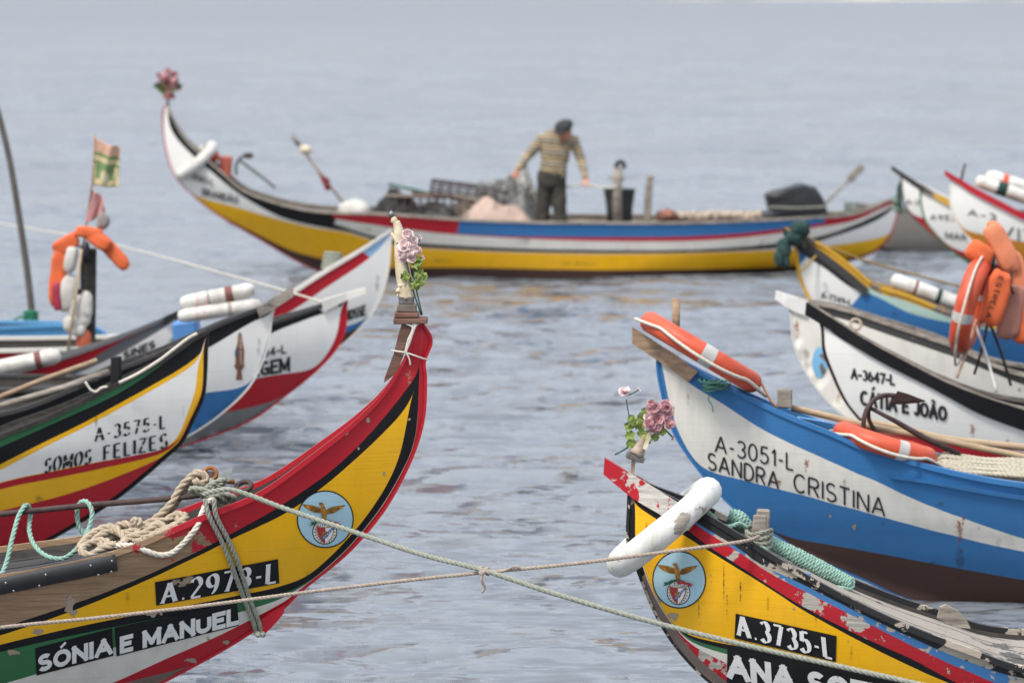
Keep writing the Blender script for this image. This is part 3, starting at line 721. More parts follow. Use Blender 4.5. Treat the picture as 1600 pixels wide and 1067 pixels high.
ERED = plain('emblem_red', (0.4, 0.03, 0.04), 0.5, 0.2, 40, 0); EGRN = plain('emblem_green', (0.02, 0.1, 0.05), 0.5, 0.2, 40, 0); EBLU = plain('emblem_blue', (0.04, 0.16, 0.45), 0.5, 0.2, 40, 0)
def emblem(boat, cx, cy, rx, ry):
    tr = lambda q: (cx + q[0] * rx, cy - q[1] * ry)
    # ring of the round badge
    px = []; f = []; rs = (0.0, 0.35, 0.7, 0.955); n = 40
    px.append((cx, cy))
    for r in rs[1:]: px += [tr(q) for q in circ(0, 0, r, n)]
    f += [(0, 1 + k, 1 + (k + 1) % n) for k in range(n)]
    for i in range(len(rs) - 2): f += [(1 + i * n + k, 1 + (i + 1) * n + k, 1 + (i + 1) * n + (k + 1) % n, 1 + i * n + (k + 1) % n) for k in range(n)]
    disc = boat.decal('emblem', px, f, SKYB, 0.0022)
    px = [tr(q) for q in circ(0, 0, 0.955, n)] + [tr(q) for q in circ(0, 0, 1.0, n)]
    boat.decal('emblem_rim', px, [(k, (k + 1) % n, n + (k + 1) % n, n + k) for k in range(n)], INK, 0.0024, None, disc)
    g, d_, rd, gr, bl, wh, ik = range(7); mats = [GOLD, GOLDD, ERED, EGRN, EBLU, INKW, INK]
    wl = [(-0.13, 0.36), (-0.26, 0.42), (-0.44, 0.47), (-0.62, 0.49), (-0.8, 0.51), (-0.72, 0.41), (-0.6, 0.33), (-0.48, 0.27), (-0.34, 0.23), (-0.2, 0.22), (-0.11, 0.25)]
    wr = [(0.03, 0.28), (0.12, 0.38), (0.3, 0.43), (0.5, 0.46), (0.69, 0.48), (0.6, 0.39), (0.48, 0.32), (0.36, 0.25), (0.22, 0.2), (0.1, 0.19), (0.03, 0.22)]
    grow = lambda pl, k: [(np.mean([a[0] for a in pl]) + (q[0] - np.mean([a[0] for a in pl])) * k, np.mean([a[1] for a in pl]) + (q[1] - np.mean([a[1] for a in pl])) * (k + 0.06)) for q in pl]
    body = [(-0.21, 0.53), (-0.15, 0.555), (-0.08, 0.52), (-0.02, 0.4), (0.05, 0.25), (0.02, 0.1), (0.03, -0.02), (-0.06, -0.02), (-0.12, 0.12), (-0.16, 0.3), (-0.14, 0.43), (-0.22, 0.5)]
    pl = [(grow(wl, 1.05), d_), (grow(wr, 1.05), d_), (wl, g), (wr, g)]
    for (x0, y0, x1, y1) in ((-0.2, 0.36, -0.58, 0.44), (-0.2, 0.31, -0.52, 0.36), (-0.2, 0.27, -0.4, 0.29), (0.1, 0.33, 0.48, 0.41), (0.1, 0.28, 0.42, 0.34), (0.1, 0.24, 0.3, 0.26)):
        pl.append(([(x0, y0 + 0.012), (x1, y1 + 0.008), (x1, y1 - 0.012), (x0, y0 - 0.014)], d_))
    pl += [(grow(body, 1.08), d_), (body, g)]
    poly_decal(boat, 'eagle', pl, tr, mats, 0.0026, disc)
    cxx, cyy = -0.02, -0.44
    pl = [(circ(cxx, cyy, 0.44), ik), (circ(cxx, cyy, 0.405), wh)]
    for k in range(22):
        a = R(k * 360 / 22); c_, s_ = math.cos(a), math.sin(a); t = 0.012
        pl.append(([(cxx + 0.32 * c_ - t * s_, cyy + 0.32 * s_ + t * c_), (cxx + 0.38 * c_ - t * s_, cyy + 0.38 * s_ + t * c_), (cxx + 0.38 * c_ + t * s_, cyy + 0.38 * s_ - t * c_), (cxx + 0.32 * c_ + t * s_, cyy + 0.32 * s_ - t * c_)], ik))
    sh = [(-0.34, -0.19), (-0.2, -0.25), (-0.02, -0.26), (0.16, -0.25), (0.3, -0.19), (0.28, -0.42), (0.2, -0.62), (0.09, -0.76), (-0.02, -0.85), (-0.13, -0.76), (-0.24, -0.62), (-0.32, -0.42)]
    pl += [(sh, g), ([(-0.31, -0.22), (-0.2, -0.27), (-0.02, -0.28), (-0.02, -0.82), (-0.12, -0.74), (-0.22, -0.6), (-0.29, -0.42)], rd),
           ([(-0.02, -0.28), (0.16, -0.27), (0.27, -0.22), (0.25, -0.42), (0.18, -0.6), (0.08, -0.74), (-0.02, -0.82)], wh),
           (circ(-0.02, -0.5, 0.12, 16), g), ([(-0.17, -0.63), (0.24, -0.24), (0.29, -0.3), (-0.1, -0.7)], ik), ([(-0.155, -0.635), (0.235, -0.26), (0.272, -0.3), (-0.105, -0.68)], bl)]
    for k in range(5):
        t = -0.1 + k * 0.065; pl.append(([(t, -0.595 + (t + 0.1) * 0.95), (t + 0.03, -0.575 + (t + 0.1) * 0.95), (t + 0.05, -0.605 + (t + 0.1) * 0.95), (t + 0.02, -0.625 + (t + 0.1) * 0.95)], wh))
    poly_decal(boat, 'crest', pl, tr, mats, 0.0026, disc)
    pl = [([(-0.02, -0.04), (-0.25, -0.08), (-0.42, -0.17), (-0.57, -0.2), (-0.5, -0.13), (-0.55, -0.07), (-0.4, -0.06), (-0.28, 0.0), (-0.14, 0.03), (-0.02, 0.03)][::-1], gr),
          ([(-0.02, 0.03), (0.1, -0.04), (0.25, -0.05), (0.4, -0.08), (0.57, -0.16), (0.47, -0.17), (0.5, -0.25), (0.36, -0.17), (0.2, -0.13), (-0.02, -0.14)], rd),
          ([(-0.25, -0.13), (-0.02, -0.16), (0.2, -0.13), (0.2, -0.2), (-0.02, -0.23), (-0.25, -0.2)], wh)]
    for k in range(6): x = -0.21 + k * 0.075; pl.append(([(x, -0.15), (x + 0.03, -0.155), (x + 0.03, -0.2), (x, -0.2)], ik))
    poly_decal(boat, 'ribbon', pl, tr, mats, 0.012, disc)
    return disc


# ------------------------------------------------------------------ stains: rust runs, grime, cracks with soft edges
def stainmat(key, rgb, strength=0.9, scale=60, lo=1.9, hi=2.7):
    m, n, l, b = newmat(key); b.inputs['Base Color'].default_value = (*rgb, 1); b.inputs['Roughness'].default_value = 0.85
    at = N(n, 'ShaderNodeAttribute'); at.attribute_name = 'cover'; tc = N(n, 'ShaderNodeTexCoord')
    t = N(n, 'ShaderNodeTexNoise'); t.inputs['Scale'].default_value = scale; t.inputs['Detail'].default_value = 5; l.new(tc.outputs['Object'], t.inputs['Vector'])
    ad = N(n, 'ShaderNodeMath', operation='MULTIPLY_ADD'); l.new(t.outputs['Fac'], ad.inputs[0]); ad.inputs[1].default_value = 3.2; l.new(at.outputs['Fac'], ad.inputs[2])
    mr = N(n, 'ShaderNodeMapRange'); l.new(ad.outputs[0], mr.inputs[0]); mr.inputs[1].default_value = lo; mr.inputs[2].default_value = hi; mr.inputs[4].default_value = strength
    l.new(mr.outputs[0], b.inputs['Alpha']); return m
ST_RUST = stainmat('rust_stain', (0.32, 0.10, 0.015), 0.75); ST_GRIME = stainmat('grime_stain', (0.06, 0.05, 0.04), 0.30, 22); ST_CRACK = stainmat('crack_stain', (0.10, 0.05, 0.02), 0.75, 90); ST_WOOD = stainmat('bare_wood_patch', (0.33, 0.26, 0.19), 1.0, 24, 2.22, 2.3)
def stain(boat, cx, cy, rx, ry, mat, name='stain', drip=0.0):
    rings = (0, 0.35, 0.7, 1.0); n = 18; px = [(cx, cy)]; al = [1.0]; f = [(0, 1 + k, 1 + (k + 1) % n) for k in range(n)]
    for i, r in enumerate(rings[1:]):
        for k in range(n):
            a = 2 * math.pi * k / n; dy = ry * r * math.sin(a); dy *= (1 + drip) if dy > 0 else 1
            px.append((cx + rx * r * math.cos(a), cy + dy)); al.append((0.75, 0.4, 0.0)[i])
        if i: f += [(1 + (i - 1) * n + k, 1 + i * n + k, 1 + i * n + (k + 1) % n, 1 + (i - 1) * n + (k + 1) % n) for k in range(n)]
    o = boat.decal(name, px, f, mat, 0.0012)
    at = o.data.attributes.new('cover', 'FLOAT', 'POINT'); at.data.foreach_set('value', np.array(al, dtype=np.float32)); return o
pY = paint('yellow_paint', YEL, 0.3, rough=0.38)
DECKW = paint('streaked_deck_wood', (0.30, 0.265, 0.225), 0.62, under=(0.10, 0.095, 0.09), rough=0.85, dirt=0.5); pYc = paint('clean_yellow_paint', YEL, 0.05)
pR = paint('red_paint', RED, 0.22); pRw = paint('worn_red_paint', RED, 0.30, under=(0.31, 0.205, 0.125), wear_x=(-1.55, -0.85))
pRp = paint('flaking_red_paint', RED, 0.66, under=(0.46, 0.42, 0.36)); pRc = paint('clean_red_paint', RED, 0.04)
pK = paint('black_paint', BLK, 0.14, fade=0.05); pKp = paint('flaking_black_paint', (0.02, 0.02, 0.021), 0.62, under=(0.42, 0.36, 0.29))
pW = paint('white_paint', WHT, 0.1, under=(0.45, 0.36, 0.26)); pWd = paint('dirty_white_paint', (0.66, 0.63, 0.56), 0.26, under=(0.42, 0.34, 0.24), dirt=0.4); pWc = paint('clean_white_paint', WHT, 0.0, dirt=0.14)
pB = paint('blue_paint', BLU, 0.12, under=(0.2, 0.26, 0.22)); pBp = paint('flaking_blue_paint', (0.05, 0.17, 0.38), 0.66, under=(0.45, 0.40, 0.33))
pG = paint('green_paint', GRN, 0.3); pN = paint('antifouling_brown', BRN, 0.1, under=(0.12, 0.09, 0.08), rough=0.6, dirt=0.5)
pNg = paint('bare_stem_wood', (0.17, 0.13, 0.11), 0.4, under=(0.30, 0.25, 0.20), rough=0.8)
pO = paint('ochre_paint', ORG, 0.15); pYo = paint('flaking_yellow_paint', (0.55, 0.30, 0.03), 0.72, under=(0.25, 0.2, 0.17))
pGy = paint('grey_paint', (0.13, 0.13, 0.135), 0.2); pGl = paint('grey_antifouling', (0.19, 0.19, 0.18), 0.15, dirt=0.4); pPg = paint('pale_green_paint', (0.42, 0.56, 0.48), 0.25, under=(0.4, 0.34, 0.25))
pKg = paint('grey_black_paint', (0.05, 0.048, 0.046), 0.5, under=(0.2, 0.17, 0.14)); pGw = paint('silvered_planking', (0.19, 0.175, 0.155), 0.4, under=(0.25, 0.22, 0.19), rough=0.85)

# --- front left boat with the figurine on its prow
sonia = Boat('yellow and red boat with tall curved prow, plates reading Sónia e Manuel', 17.3, 0,
  sheer=[(660, 506), (653, 512), (639, 548), (627, 574), (598, 618), (552, 664), (494, 710), (420, 764), (388, 782), (318, 809), (264, 832), (180, 865), (0, 903)],
  stem=[(674, 531), (663, 566), (665, 589), (662, 652), (650, 698), (627, 750), (598, 799), (546, 860), (466, 926), (445, 947), (380, 995), (294, 1044), (200, 1090), (80, 1130)],
  bands=[[(335, 1023), (300, 1040), (220, 1059), (0, 1118)],
   [(660, 520), (656, 556), (655, 578), (653, 641), (646, 698), (622, 748), (600, 786), (554, 845), (521, 878), (460, 930), (399, 963), (358, 985), (220, 1046), (180, 1066), (0, 1110)],
   [(660, 520), (656, 556), (655, 578), (653, 640), (646, 697), (622, 747), (600, 785), (554, 844), (521, 877), (458, 927), (403, 947), (373, 956), (180, 1010), (55, 1053), (0, 1070)],
   [(660, 520), (656, 556), (655, 578), (653, 639), (646, 696), (622, 746), (600, 784), (554, 843), (521, 876), (462, 923), (433, 929), (369, 942), (180, 978), (55, 1005), (0, 1018)],
   [(660, 520), (656, 556), (655, 578), (641, 627), (634, 668), (622, 720), (600, 765), (555, 828), (504, 880), (471, 909), (433, 916), (386, 927), (180, 966), (55, 993), (0, 1007)],
   [(660, 519), (656, 555), (655, 577), (641, 625), (581, 693), (466, 789), (367, 840), (220, 910), (105, 957), (0, 993)],
   [(660, 518), (656, 554), (655, 576), (627, 617), (581, 674), (523, 731), (466, 772), (339, 846), (220, 902), (151, 930), (0, 982)]],
  mats=[pNg, pR, pWd, pG, pK, pY, pK, pRw], length=7.6, cap=pRw, capw=0.014, stem_mat=pR, W=0.66, ncol=230)
pl = sonia.plate('number_plate', [(242, 909), (434, 873), (436, 910), (244, 945)], paint('plate_black', BLK, 0.42, under=(0.3, 0.22, 0.15)))
sonia.text('A.2973-L', (253, 941), (430, 907), 30, 'serif', INKW, 0.25, 0.007, pl, 0.05)
pl = sonia.plate('name_plate', [(55, 1012), (175, 981), (177, 1023), (57, 1054)], pK); sonia.text('SÓNIA', (62, 1048), (172, 1020), 27, 'sans', INKW, 0.26, 0.007, pl)
pl = sonia.plate('name_plate', [(179, 980), (370, 940), (373, 976), (182, 1024)], paint('plate_black2', BLK, 0.3, under=(0.3, 0.22, 0.15))); sonia.text('E MANUEL', (190, 1019), (369, 974), 27, 'sans', INKW, 0.26, 0.007, pl)
emblem(sonia, 508, 810.5, 44.5, 45)

# --- front right boat
ana = Boat('yellow and red boat with flaking rail, plates reading Ana Sofia', 16.7, 180,
  sheer=[(984, 748), (1000, 757), (1061, 787), (1095, 803), (1155, 839), (1250, 897), (1331, 941), (1425, 984), (1519, 1019), (1600, 1046)],
  stem=[(982, 790), (982, 854), (998, 895), (1018, 945), (1043, 991), (1075, 1032), (1112, 1067), (1170, 1108), (1260, 1150)],
  bands=[[(987, 758), (992, 790), (994, 850), (1007, 895), (1027, 941), (1057, 984), (1085, 1022), (1130, 1060), (1200, 1105), (1300, 1150)],
   [(987, 757), (992, 789), (994, 849), (1007, 894), (1027, 940), (1058, 984), (1074, 1003), (1137, 1036), (1250, 1090), (1400, 1140)],
   [(987, 757), (992, 789), (994, 848), (1008, 893), (1028, 940), (1059, 984), (1072, 1000), (1136, 1021), (1300, 1064), (1480, 1110)],
   [(987, 757), (992, 788), (994, 847), (1008, 893), (1028, 939), (1060, 984), (1068, 994), (1139, 1014), (1350, 1062), (1520, 1100)],
   [(987, 756), (992, 788), (994, 847), (1008, 892), (1028, 939), (1058, 983), (1064, 989), (1139, 1006), (1200, 1016), (1350, 1046), (1520, 1082)],
   [(987, 755), (989, 782), (1005, 796), (1075, 840), (1135, 877), (1194, 913), (1250, 950), (1308, 982), (1368, 1014), (1473, 1063), (1600, 1115)],
   [(987, 754), (989, 776), (1025, 799), (1071, 824), (1099, 848), (1153, 882), (1239, 938), (1344, 993), (1438, 1035), (1484, 1062), (1600, 1105)],
   [(987, 751), (1010, 763), (1080, 815), (1117, 839), (1161, 866), (1192, 889), (1249, 919), (1344, 967), (1425, 1008), (1492, 1040), (1559, 1067), (1650, 1100)],
   [(987, 750), (1010, 762), (1080, 811), (1117, 834), (1161, 860), (1174, 874), (1237, 904), (1358, 964), (1519, 1036), (1600, 1060)]],
  mats=[pNg, pRp, pWd, pG, pK, pY, pK, pRp, pBp, pKp], length=6.8, zmid=0.42, zst=0.7, cap=pKp, capw=0.03, deckm=DECKW, stem_mat=pKp, W=0.70, E=2.8, ncol=220, splits={0: [((984, 790), pK), ((1003, 900), pNg)]}, decklen=3.6, drop=0.03)
ana.rail('rail_plank', [(945, 715), (1002, 749), (1061, 785), (1093, 806)], [(943, 740), (984, 774), (1025, 799), (1075, 828)], paint('half_stripped_red_paint', RED, 0.86, under=(0.52, 0.49, 0.44)), 0.026)
pl = ana.plate('number_plate', [(1150, 958), (1307, 993), (1306, 1033), (1148, 996)], paint('plate_black3', BLK, 0.28, under=(0.35, 0.2, 0.1)))
ana.text('A.3735-L', (1155, 991), (1301, 1027), 31, 'serif', INKW, 0.25, 0.007, pl, -0.1)
pl = ana.plate('name_plate', [(1137, 1013), (1412, 1066), (1410, 1118), (1136, 1065)], pK); ana.text('ANA SOFIA', (1142, 1058), (1402, 1110), 38, 'sans', INKW, 0.26, 0.007, pl, -0.06)
emblem(ana, 1061.5, 905, 42, 45)

# --- blue and white boat on the right
sandra = Boat('white and blue boat with hand painted name Sandra Cristina on its bow', 21.0, 182,
  sheer=[(1030, 545), (1040, 551), (1083, 577), (1130, 603), (1180, 628), (1232, 652), (1300, 679), (1356, 704), (1397, 715), (1450, 730), (1525, 747), (1600, 759)],
  stem=[(1027, 571), (1039, 634), (1055, 680), (1090, 732), (1125, 772), (1159, 804), (1215, 838), (1249, 860), (1358, 909), (1411, 933)],
  bands=[[(1215, 836), (1360, 862), (1425, 874), (1600, 906)],
   [(1031, 552), (1036, 578), (1047, 634), (1063, 680), (1096, 731), (1157, 748), (1222, 765), (1298, 785), (1425, 820), (1546, 850), (1600, 862)],
   [(1032, 551), (1040, 562), (1076, 598), (1124, 627), (1190, 670), (1300, 722), (1375, 754), (1425, 779), (1600, 843)]],
  mats=[pN, pB, pWd, pB], length=7.5, zmid=0.5, cap=pB, capw=0.05, stem_mat=pB, W=0.62, deckm=WOODD)
sandra.rail('rail_plank', [(988, 511), (1030, 538), (1066, 562), (1090, 580)], [(988, 537), (1020, 558), (1055, 582), (1075, 596)], WOODT, 0.03)
sandra.rail('rubbing_strake', [(1392, 743), (1450, 750), (1525, 763), (1650, 782)], [(1392, 747), (1450, 755), (1525, 769), (1650, 789)], pB, 0.02, n=30)
sandra.text('A-3051-L', (1118, 705), (1240, 734), 25, 'hand', INK, 0.115)
sandra.text('SANDRA', (1107, 732), (1216, 763), 25, 'hand', INK, 0.125); sandra.text('CRISTINA', (1241, 766), (1382, 806), 27, 'hand', INK, 0.115)

# --- white boat with the black rail
catia = Boat('white boat with black rail and plate lettering Cátia e João', 25.0, 182,
  sheer=[(1274, 480), (1298, 496), (1353, 531), (1423, 569), (1492, 603), (1600, 640)],
  stem=[(1284, 513), (1287, 548), (1301, 586), (1319, 624), (1340, 652), (1380, 692), (1440, 730), (1520, 765)],
  bands=[[(1278, 484), (1287, 514), (1290, 548), (1304, 586), (1322, 624), (1343, 652), (1385, 692), (1450, 730)], [(1278, 483), (1287, 513), (1290, 547), (1304, 585), (1322, 623), (1345, 655), (1460, 684), (1600, 706)],
   [(1279, 482), (1294, 513), (1346, 548), (1388, 572), (1457, 607), (1527, 645), (1600, 673)]],
  mats=[pK, pRc, pWc, pK], length=7.2, cap=WOODG, capw=0.05, stem_mat=pK, W=0.62, deckm=WOODD)
catia.rail('rail_plank', [(1260, 472), (1298, 496), (1353, 531), (1423, 569), (1492, 603), (1600, 640), (1700, 668)], [(1258, 492), (1294, 514), (1346, 548), (1388, 572), (1457, 607), (1527, 645), (1600, 673), (1700, 705)], pK, 0.02)
catia.text('A-3647-L', (1331, 592), (1397, 602), 17, 'cond', INK, 0.2); catia.text('CÁTIA E JOÃO', (1346, 633), (1478, 658), 24, 'cond', INK, 0.2)

# --- white prow behind it
wprow = Boat('white boat behind the black railed one with pale blue spot on its prow', 27.6, 181,
  sheer=[(1224, 464), (1240, 468), (1274, 474), (1329, 487), (1388, 507), (1485, 540), (1600, 586)],
  stem=[(1235, 489), (1239, 531), (1249, 562), (1274, 603), (1305, 638), (1350, 670), (1420, 705)],
  bands=[[(1226, 467), (1262, 484), (1329, 502), (1388, 523), (1485, 556), (1600, 602)]],
  mats=[pWd, pKg], length=7.2, cap=WOODG, capw=0.05, stem_mat=pWd, W=0.62, splits={1: [((1226, 466), pWd), ((1275, 480), pKg)]})
wprow.rail('rail_plank', [(1213, 454), (1240, 463), (1262, 470)], [(1211, 468), (1238, 485), (1258, 493)], pWc, 0.03)
tr = lambda q: (1281 + q[0] * 12, 566 - q[1] * 24)
poly_decal(wprow, 'painted_spot', [(circ(0, 0, 1.0, 24), 0), ([(0.0, 0.5), (0.5, 0.6), (0.9, 0.2), (0.8, -0.6), (0.3, -0.9), (0.0, -0.3)], 1)], tr, [paint('spot_blue', (0.2, 0.46, 0.68), 0.1), pNg], 0.003, None)

# --- blue boat with the yellow edge
bluey = Boat('white and blue boat with yellow edged stem and green bundle on its prow', 32, 181,
  sheer=[(1226, 358), (1255, 370), (1285, 384), (1330, 416), (1366, 445), (1420, 463), (1495, 492), (1600, 519)],
  stem=[(1243, 390), (1246, 420), (1255, 450), (1270, 474), (1300, 506), (1350, 538), (1420, 565)],
  bands=[[(1229, 364), (1247, 392), (1250, 420), (1259, 450), (1274, 474), (1305, 506), (1360, 538)],
   [(1230, 363), (1248, 391), (1290, 420), (1333, 452), (1360, 458), (1420, 489), (1489, 505), (1600, 527)],
   [(1231, 361), (1252, 380), (1290, 404), (1333, 432), (1366, 455), (1420, 472), (1495, 499), (1600, 523)]],
  mats=[pYc, pB, pPg, pYo], length=7, cap=pYo, capw=0.03, stem_mat=pYc, W=0.62, splits={1: [((1250, 410), pWc), ((1331, 470), pB)], 2: [((1231, 362), pKg), ((1350, 448), pPg)], 3: [((1228, 360), pKg), ((1262, 378), pYo)]})
bluey.rail('rail_plank', [(1222, 354), (1255, 374), (1290, 397), (1330, 428), (1357, 452)], [(1224, 368), (1252, 386), (1288, 410), (1325, 440), (1350, 463)], pKg, 0.03)
bluey.text('A-7749-L', (1284, 466), (1330, 478), 10, 'cond', INK, 0.18)

# --- far boat
far = Boat('long yellow, white and blue boat with upswept prow lying across the channel', 46.0, 180,
  sheer=[(261, 164), (273, 192), (289, 218), (312, 241), (345, 269), (378, 297), (427, 316), (476, 328), (525, 333), (600, 335), (709, 343), (830, 348), (945, 349), (1060, 349), (1180, 345), (1280, 340), (1330, 336), (1367, 324), (1392, 313)],
  stem=[(256, 169), (255, 201), (261, 241), (273, 274), (299, 303), (338, 334), (414, 379), (460, 406), (520, 432)],
  stern_stem=[(1404, 314), (1400, 342), (1390, 370), (1372, 390), (1347, 402), (1305, 414), (1250, 430)],
  bands=[[(261, 168), (257, 175), (256, 201), (262, 241), (274, 274), (299, 304), (338, 332), (414, 372), (460, 393), (540, 411), (600, 418), (715, 418), (945, 422), (1130, 420), (1240, 416), (1305, 408), (1347, 399)],
   [(261, 168), (257, 175), (256, 201), (262, 241), (274, 274), (299, 304), (328, 313), (371, 324), (427, 341), (492, 356), (545, 364), (600, 381), (715, 391), (945, 397), (1130, 394), (1260, 388), (1280, 386), (1340, 378), (1392, 366)],
   [(262, 180), (264, 197), (286, 228), (328, 267), (378, 306), (440, 340), (512, 357), (555, 365), (600, 380), (715, 390), (945, 396), (1130, 393), (1260, 383), (1280, 377), (1340, 357), (1380, 338), (1400, 321)],
   [(262, 176), (289, 222), (345, 275), (427, 327), (512, 347), (600, 373), (715, 384), (945, 391), (1130, 388), (1280, 370), (1340, 349), (1380, 330), (1400, 318)],
   [(262, 173), (289, 221), (345, 273), (427, 323), (512, 340), (600, 354), (715, 367), (945, 377), (1130, 374), (1280, 355), (1340, 343), (1385, 322), (1401, 317)],
   [(262, 171), (289, 220), (345, 271), (427, 320), (512, 337), (600, 353), (715, 366), (945, 371), (1130, 367), (1280, 350), (1340, 339), (1390, 316)]],
  mats=[pN, pYc, pWc, pK, pWd, pR, pB], length=9, W=0.85, E=3.4, cap=WOODG, capw=0.06, stem_mat=pR, ncol=260, inner=WOODG, deck=False,
  splits={3: [((263, 185), pK)], 4: [((263, 180), pK), ((518, 350), pWd)], 5: [((263, 178), pK), ((518, 340), pR)], 6: [((263, 172), pK), ((518, 335), pR), ((712, 355), pB), ((1285, 344), pR)]})
far.text('A-3081-L', (286, 276), (334, 292), 11, 'cond', INK, 0.17); far.text('BRANDÃO', (317, 306), (372, 319), 12, 'cond', INK, 0.17)

# --- three far boats at the right edge and the silvered hull behind
a3 = Boat('white boat furthest right in the channel, red bottom, half hidden behind yellow railed one', 42, 181,
  sheer=[(1403, 268), (1431, 284), (1458, 298), (1481, 309), (1560, 338), (1640, 352)], stem=[(1408, 278), (1410, 299), (1415, 321), (1426, 338), (1451, 361), (1480, 385), (1530, 405), (1580, 420)],
  bands=[[(1428, 338), (1450, 342), (1500, 350), (1600, 372)]], mats=[pRc, pWc], length=7, cap=pWd, capw=0.06, stem_mat=pKg, W=0.62)
a3.text('A-37', (1417, 320), (1442, 322), 9, 'cond', INK, 0.17)
a9 = Boat('white boat with black and yellow rail and red bottom at the right', 39.5, 181,
  sheer=[(1434, 288), (1445, 293), (1458, 302), (1482, 314), (1560, 350), (1650, 375)], stem=[(1437, 297), (1439, 321), (1446, 345), (1461, 365), (1485, 390), (1520, 415), (1570, 440)],
  bands=[[(1435, 291), (1439, 298), (1441, 321), (1448, 345), (1463, 365), (1487, 390), (1530, 415)], [(1435, 291), (1439, 298), (1441, 321), (1448, 345), (1463, 365), (1490, 388), (1600, 412)]], mats=[pG, pRc, pWc], length=7, cap=WOODG, stem_mat=pG, W=0.62)
a9.rail('rail_plank', [(1393, 259), (1431, 283), (1458, 300)], [(1393, 266), (1431, 294), (1458, 309)], pKg, 0.03)
a9.rail('rail_plank', [(1458, 300), (1482, 311), (1560, 347), (1640, 372)], [(1458, 309), (1482, 322), (1560, 358), (1640, 383)], pYo, 0.03)
a9.text('A953-L', (1454, 344), (1508, 346), 9, 'cond', INK, 0.17); a9.text('MAR', (1478, 373), (1510, 377), 11, 'cond', INK, 0.17)
rr = Boat('white boat with red rail and ochre bottom at the right edge', 37, 181,
  sheer=[(1482, 274), (1505, 288), (1515, 295), (1566, 322), (1600, 338)], stem=[(1485, 287), (1485, 316), (1491, 341), (1501, 358), (1512, 370), (1540, 395), (1590, 425), (1640, 450)],
  bands=[[(1506, 360), (1545, 368), (1600, 378), (1700, 390)]], mats=[pO, pWc], length=7, cap=pO, capw=0.07, stem_mat=pWc, W=0.62)
rr.rail('rail_plank', [(1476, 266), (1505, 283), (1515, 289), (1566, 316), (1600, 333), (1700, 370)], [(1477, 275), (1505, 293), (1515, 300), (1566, 327), (1600, 344), (1700, 382)], pRc, 0.03)
rr.text('A-3', (1513, 337), (1556, 346), 11, 'cond', INK, 0.17); rr.text('VITO', (1562, 371), (1650, 388), 20, 'cond', INK, 0.15)
gh = Boat('silvery grey unpainted boat seen behind the far boat stern', 50, 181,
  sheer=[(1335, 318), (1360, 322), (1400, 326), (1500, 334), (1600, 338)], stem=[(1337, 330), (1345, 365), (1368, 388), (1410, 400)], bands=[[(1400, 391), (1500, 393), (1600, 394)]], mats=[WOODD, pGw], length=8, cap=pGw, stem_mat=pGw)

# --- left group
somos = Boat('white boat with green rail, yellow border and stencilled name Somos Felizes', 22.2, 0,
  sheer=[(324, 520), (305, 529), (268, 556), (227, 579), (186, 600), (82, 651), (0, 683), (-80, 712)],
  stem=[(323, 560), (322, 583), (318, 620), (303, 655), (285, 690), (262, 712), (183, 778), (82, 841), (9, 878), (-80, 912)],
  bands=[[(322, 528), (318, 548), (318, 583), (314, 617), (299, 652), (281, 688), (258, 709), (183, 772), (82, 836), (0, 876)],
   [(322, 527), (318, 547), (318, 582), (314, 616), (299, 651), (279, 689), (265, 707), (183, 744), (91, 776), (0, 797)],
   [(322, 527), (318, 546), (317, 581), (313, 615), (298, 650), (278, 688), (268, 702), (151, 733), (0, 763)],
   [(322, 526), (318, 546), (317, 580), (313, 614), (298, 649), (277, 688), (269, 697), (151, 722), (0, 753)],
   [(322, 526), (314, 556), (309, 570), (307, 597), (297, 635), (264, 697), (151, 721), (0, 752)],
   [(322, 525), (313, 554), (309, 563), (165, 650), (64, 701), (0, 735)],
   [(322, 524), (318, 546), (165, 642), (54, 698), (0, 726)],
   [(322, 522), (318, 525), (290, 540), (268, 559), (186, 614), (93, 657), (0, 699)]],
  mats=[pK, pRc, pYc, pRc, pYc, pWc, pYc, pK, pG], length=7.4, cap=WOODD, capw=0.02, stem_mat=pK, W=0.66, ncol=220, inner=WOODD)
somos.text('A-3575-L', (149, 689), (258, 668), 20, 'stencil', INK, 0.22); somos.text('SOMOS', (70, 738), (140, 723), 21, 'stencil', INK, 0.22, slant=0.1); somos.text('FELIZES', (163, 718), (260, 698), 21, 'stencil', INK, 0.22)
mad = Boat('white and blue boat with black rail and saint painted on its bow', 25.4, 0,
  sheer=[(430, 474), (403, 484), (354, 503), (309, 524), (240, 557), (169, 584), (107, 612), (0, 648)],
  stem=[(425, 495), (417, 545), (392, 600), (347, 645), (292, 682), (230, 710), (160, 735)],
  bands=[[(414, 545), (389, 600), (320, 613), (250, 628), (150, 650)], [(429, 476), (421, 491), (403, 498), (321, 546), (240, 586), (100, 640)]],
  mats=[pB, pWc, pK], length=7.2, cap=pKg, stem_mat=pWd, W=0.64, splits={0: [((420, 545), pB)]})
mad.rail('prow_plank', [(457, 447), (430, 463), (401, 482)], [(459, 463), (434, 479), (406, 496)], WOODG, 0.03)
SAINT = plain('saint_brown', (0.2, 0.09, 0.05), 0.6, 0.5, 40, 0); SKIN2 = plain('saint_flesh', (0.4, 0.24, 0.16), 0.6, 0.3, 40, 0); SBLU = plain('saint_blue', (0.06, 0.07, 0.14), 0.6, 0.3, 40, 0)
tr = lambda q: (374 + q[0] * 12, 558 - q[1] * 36)
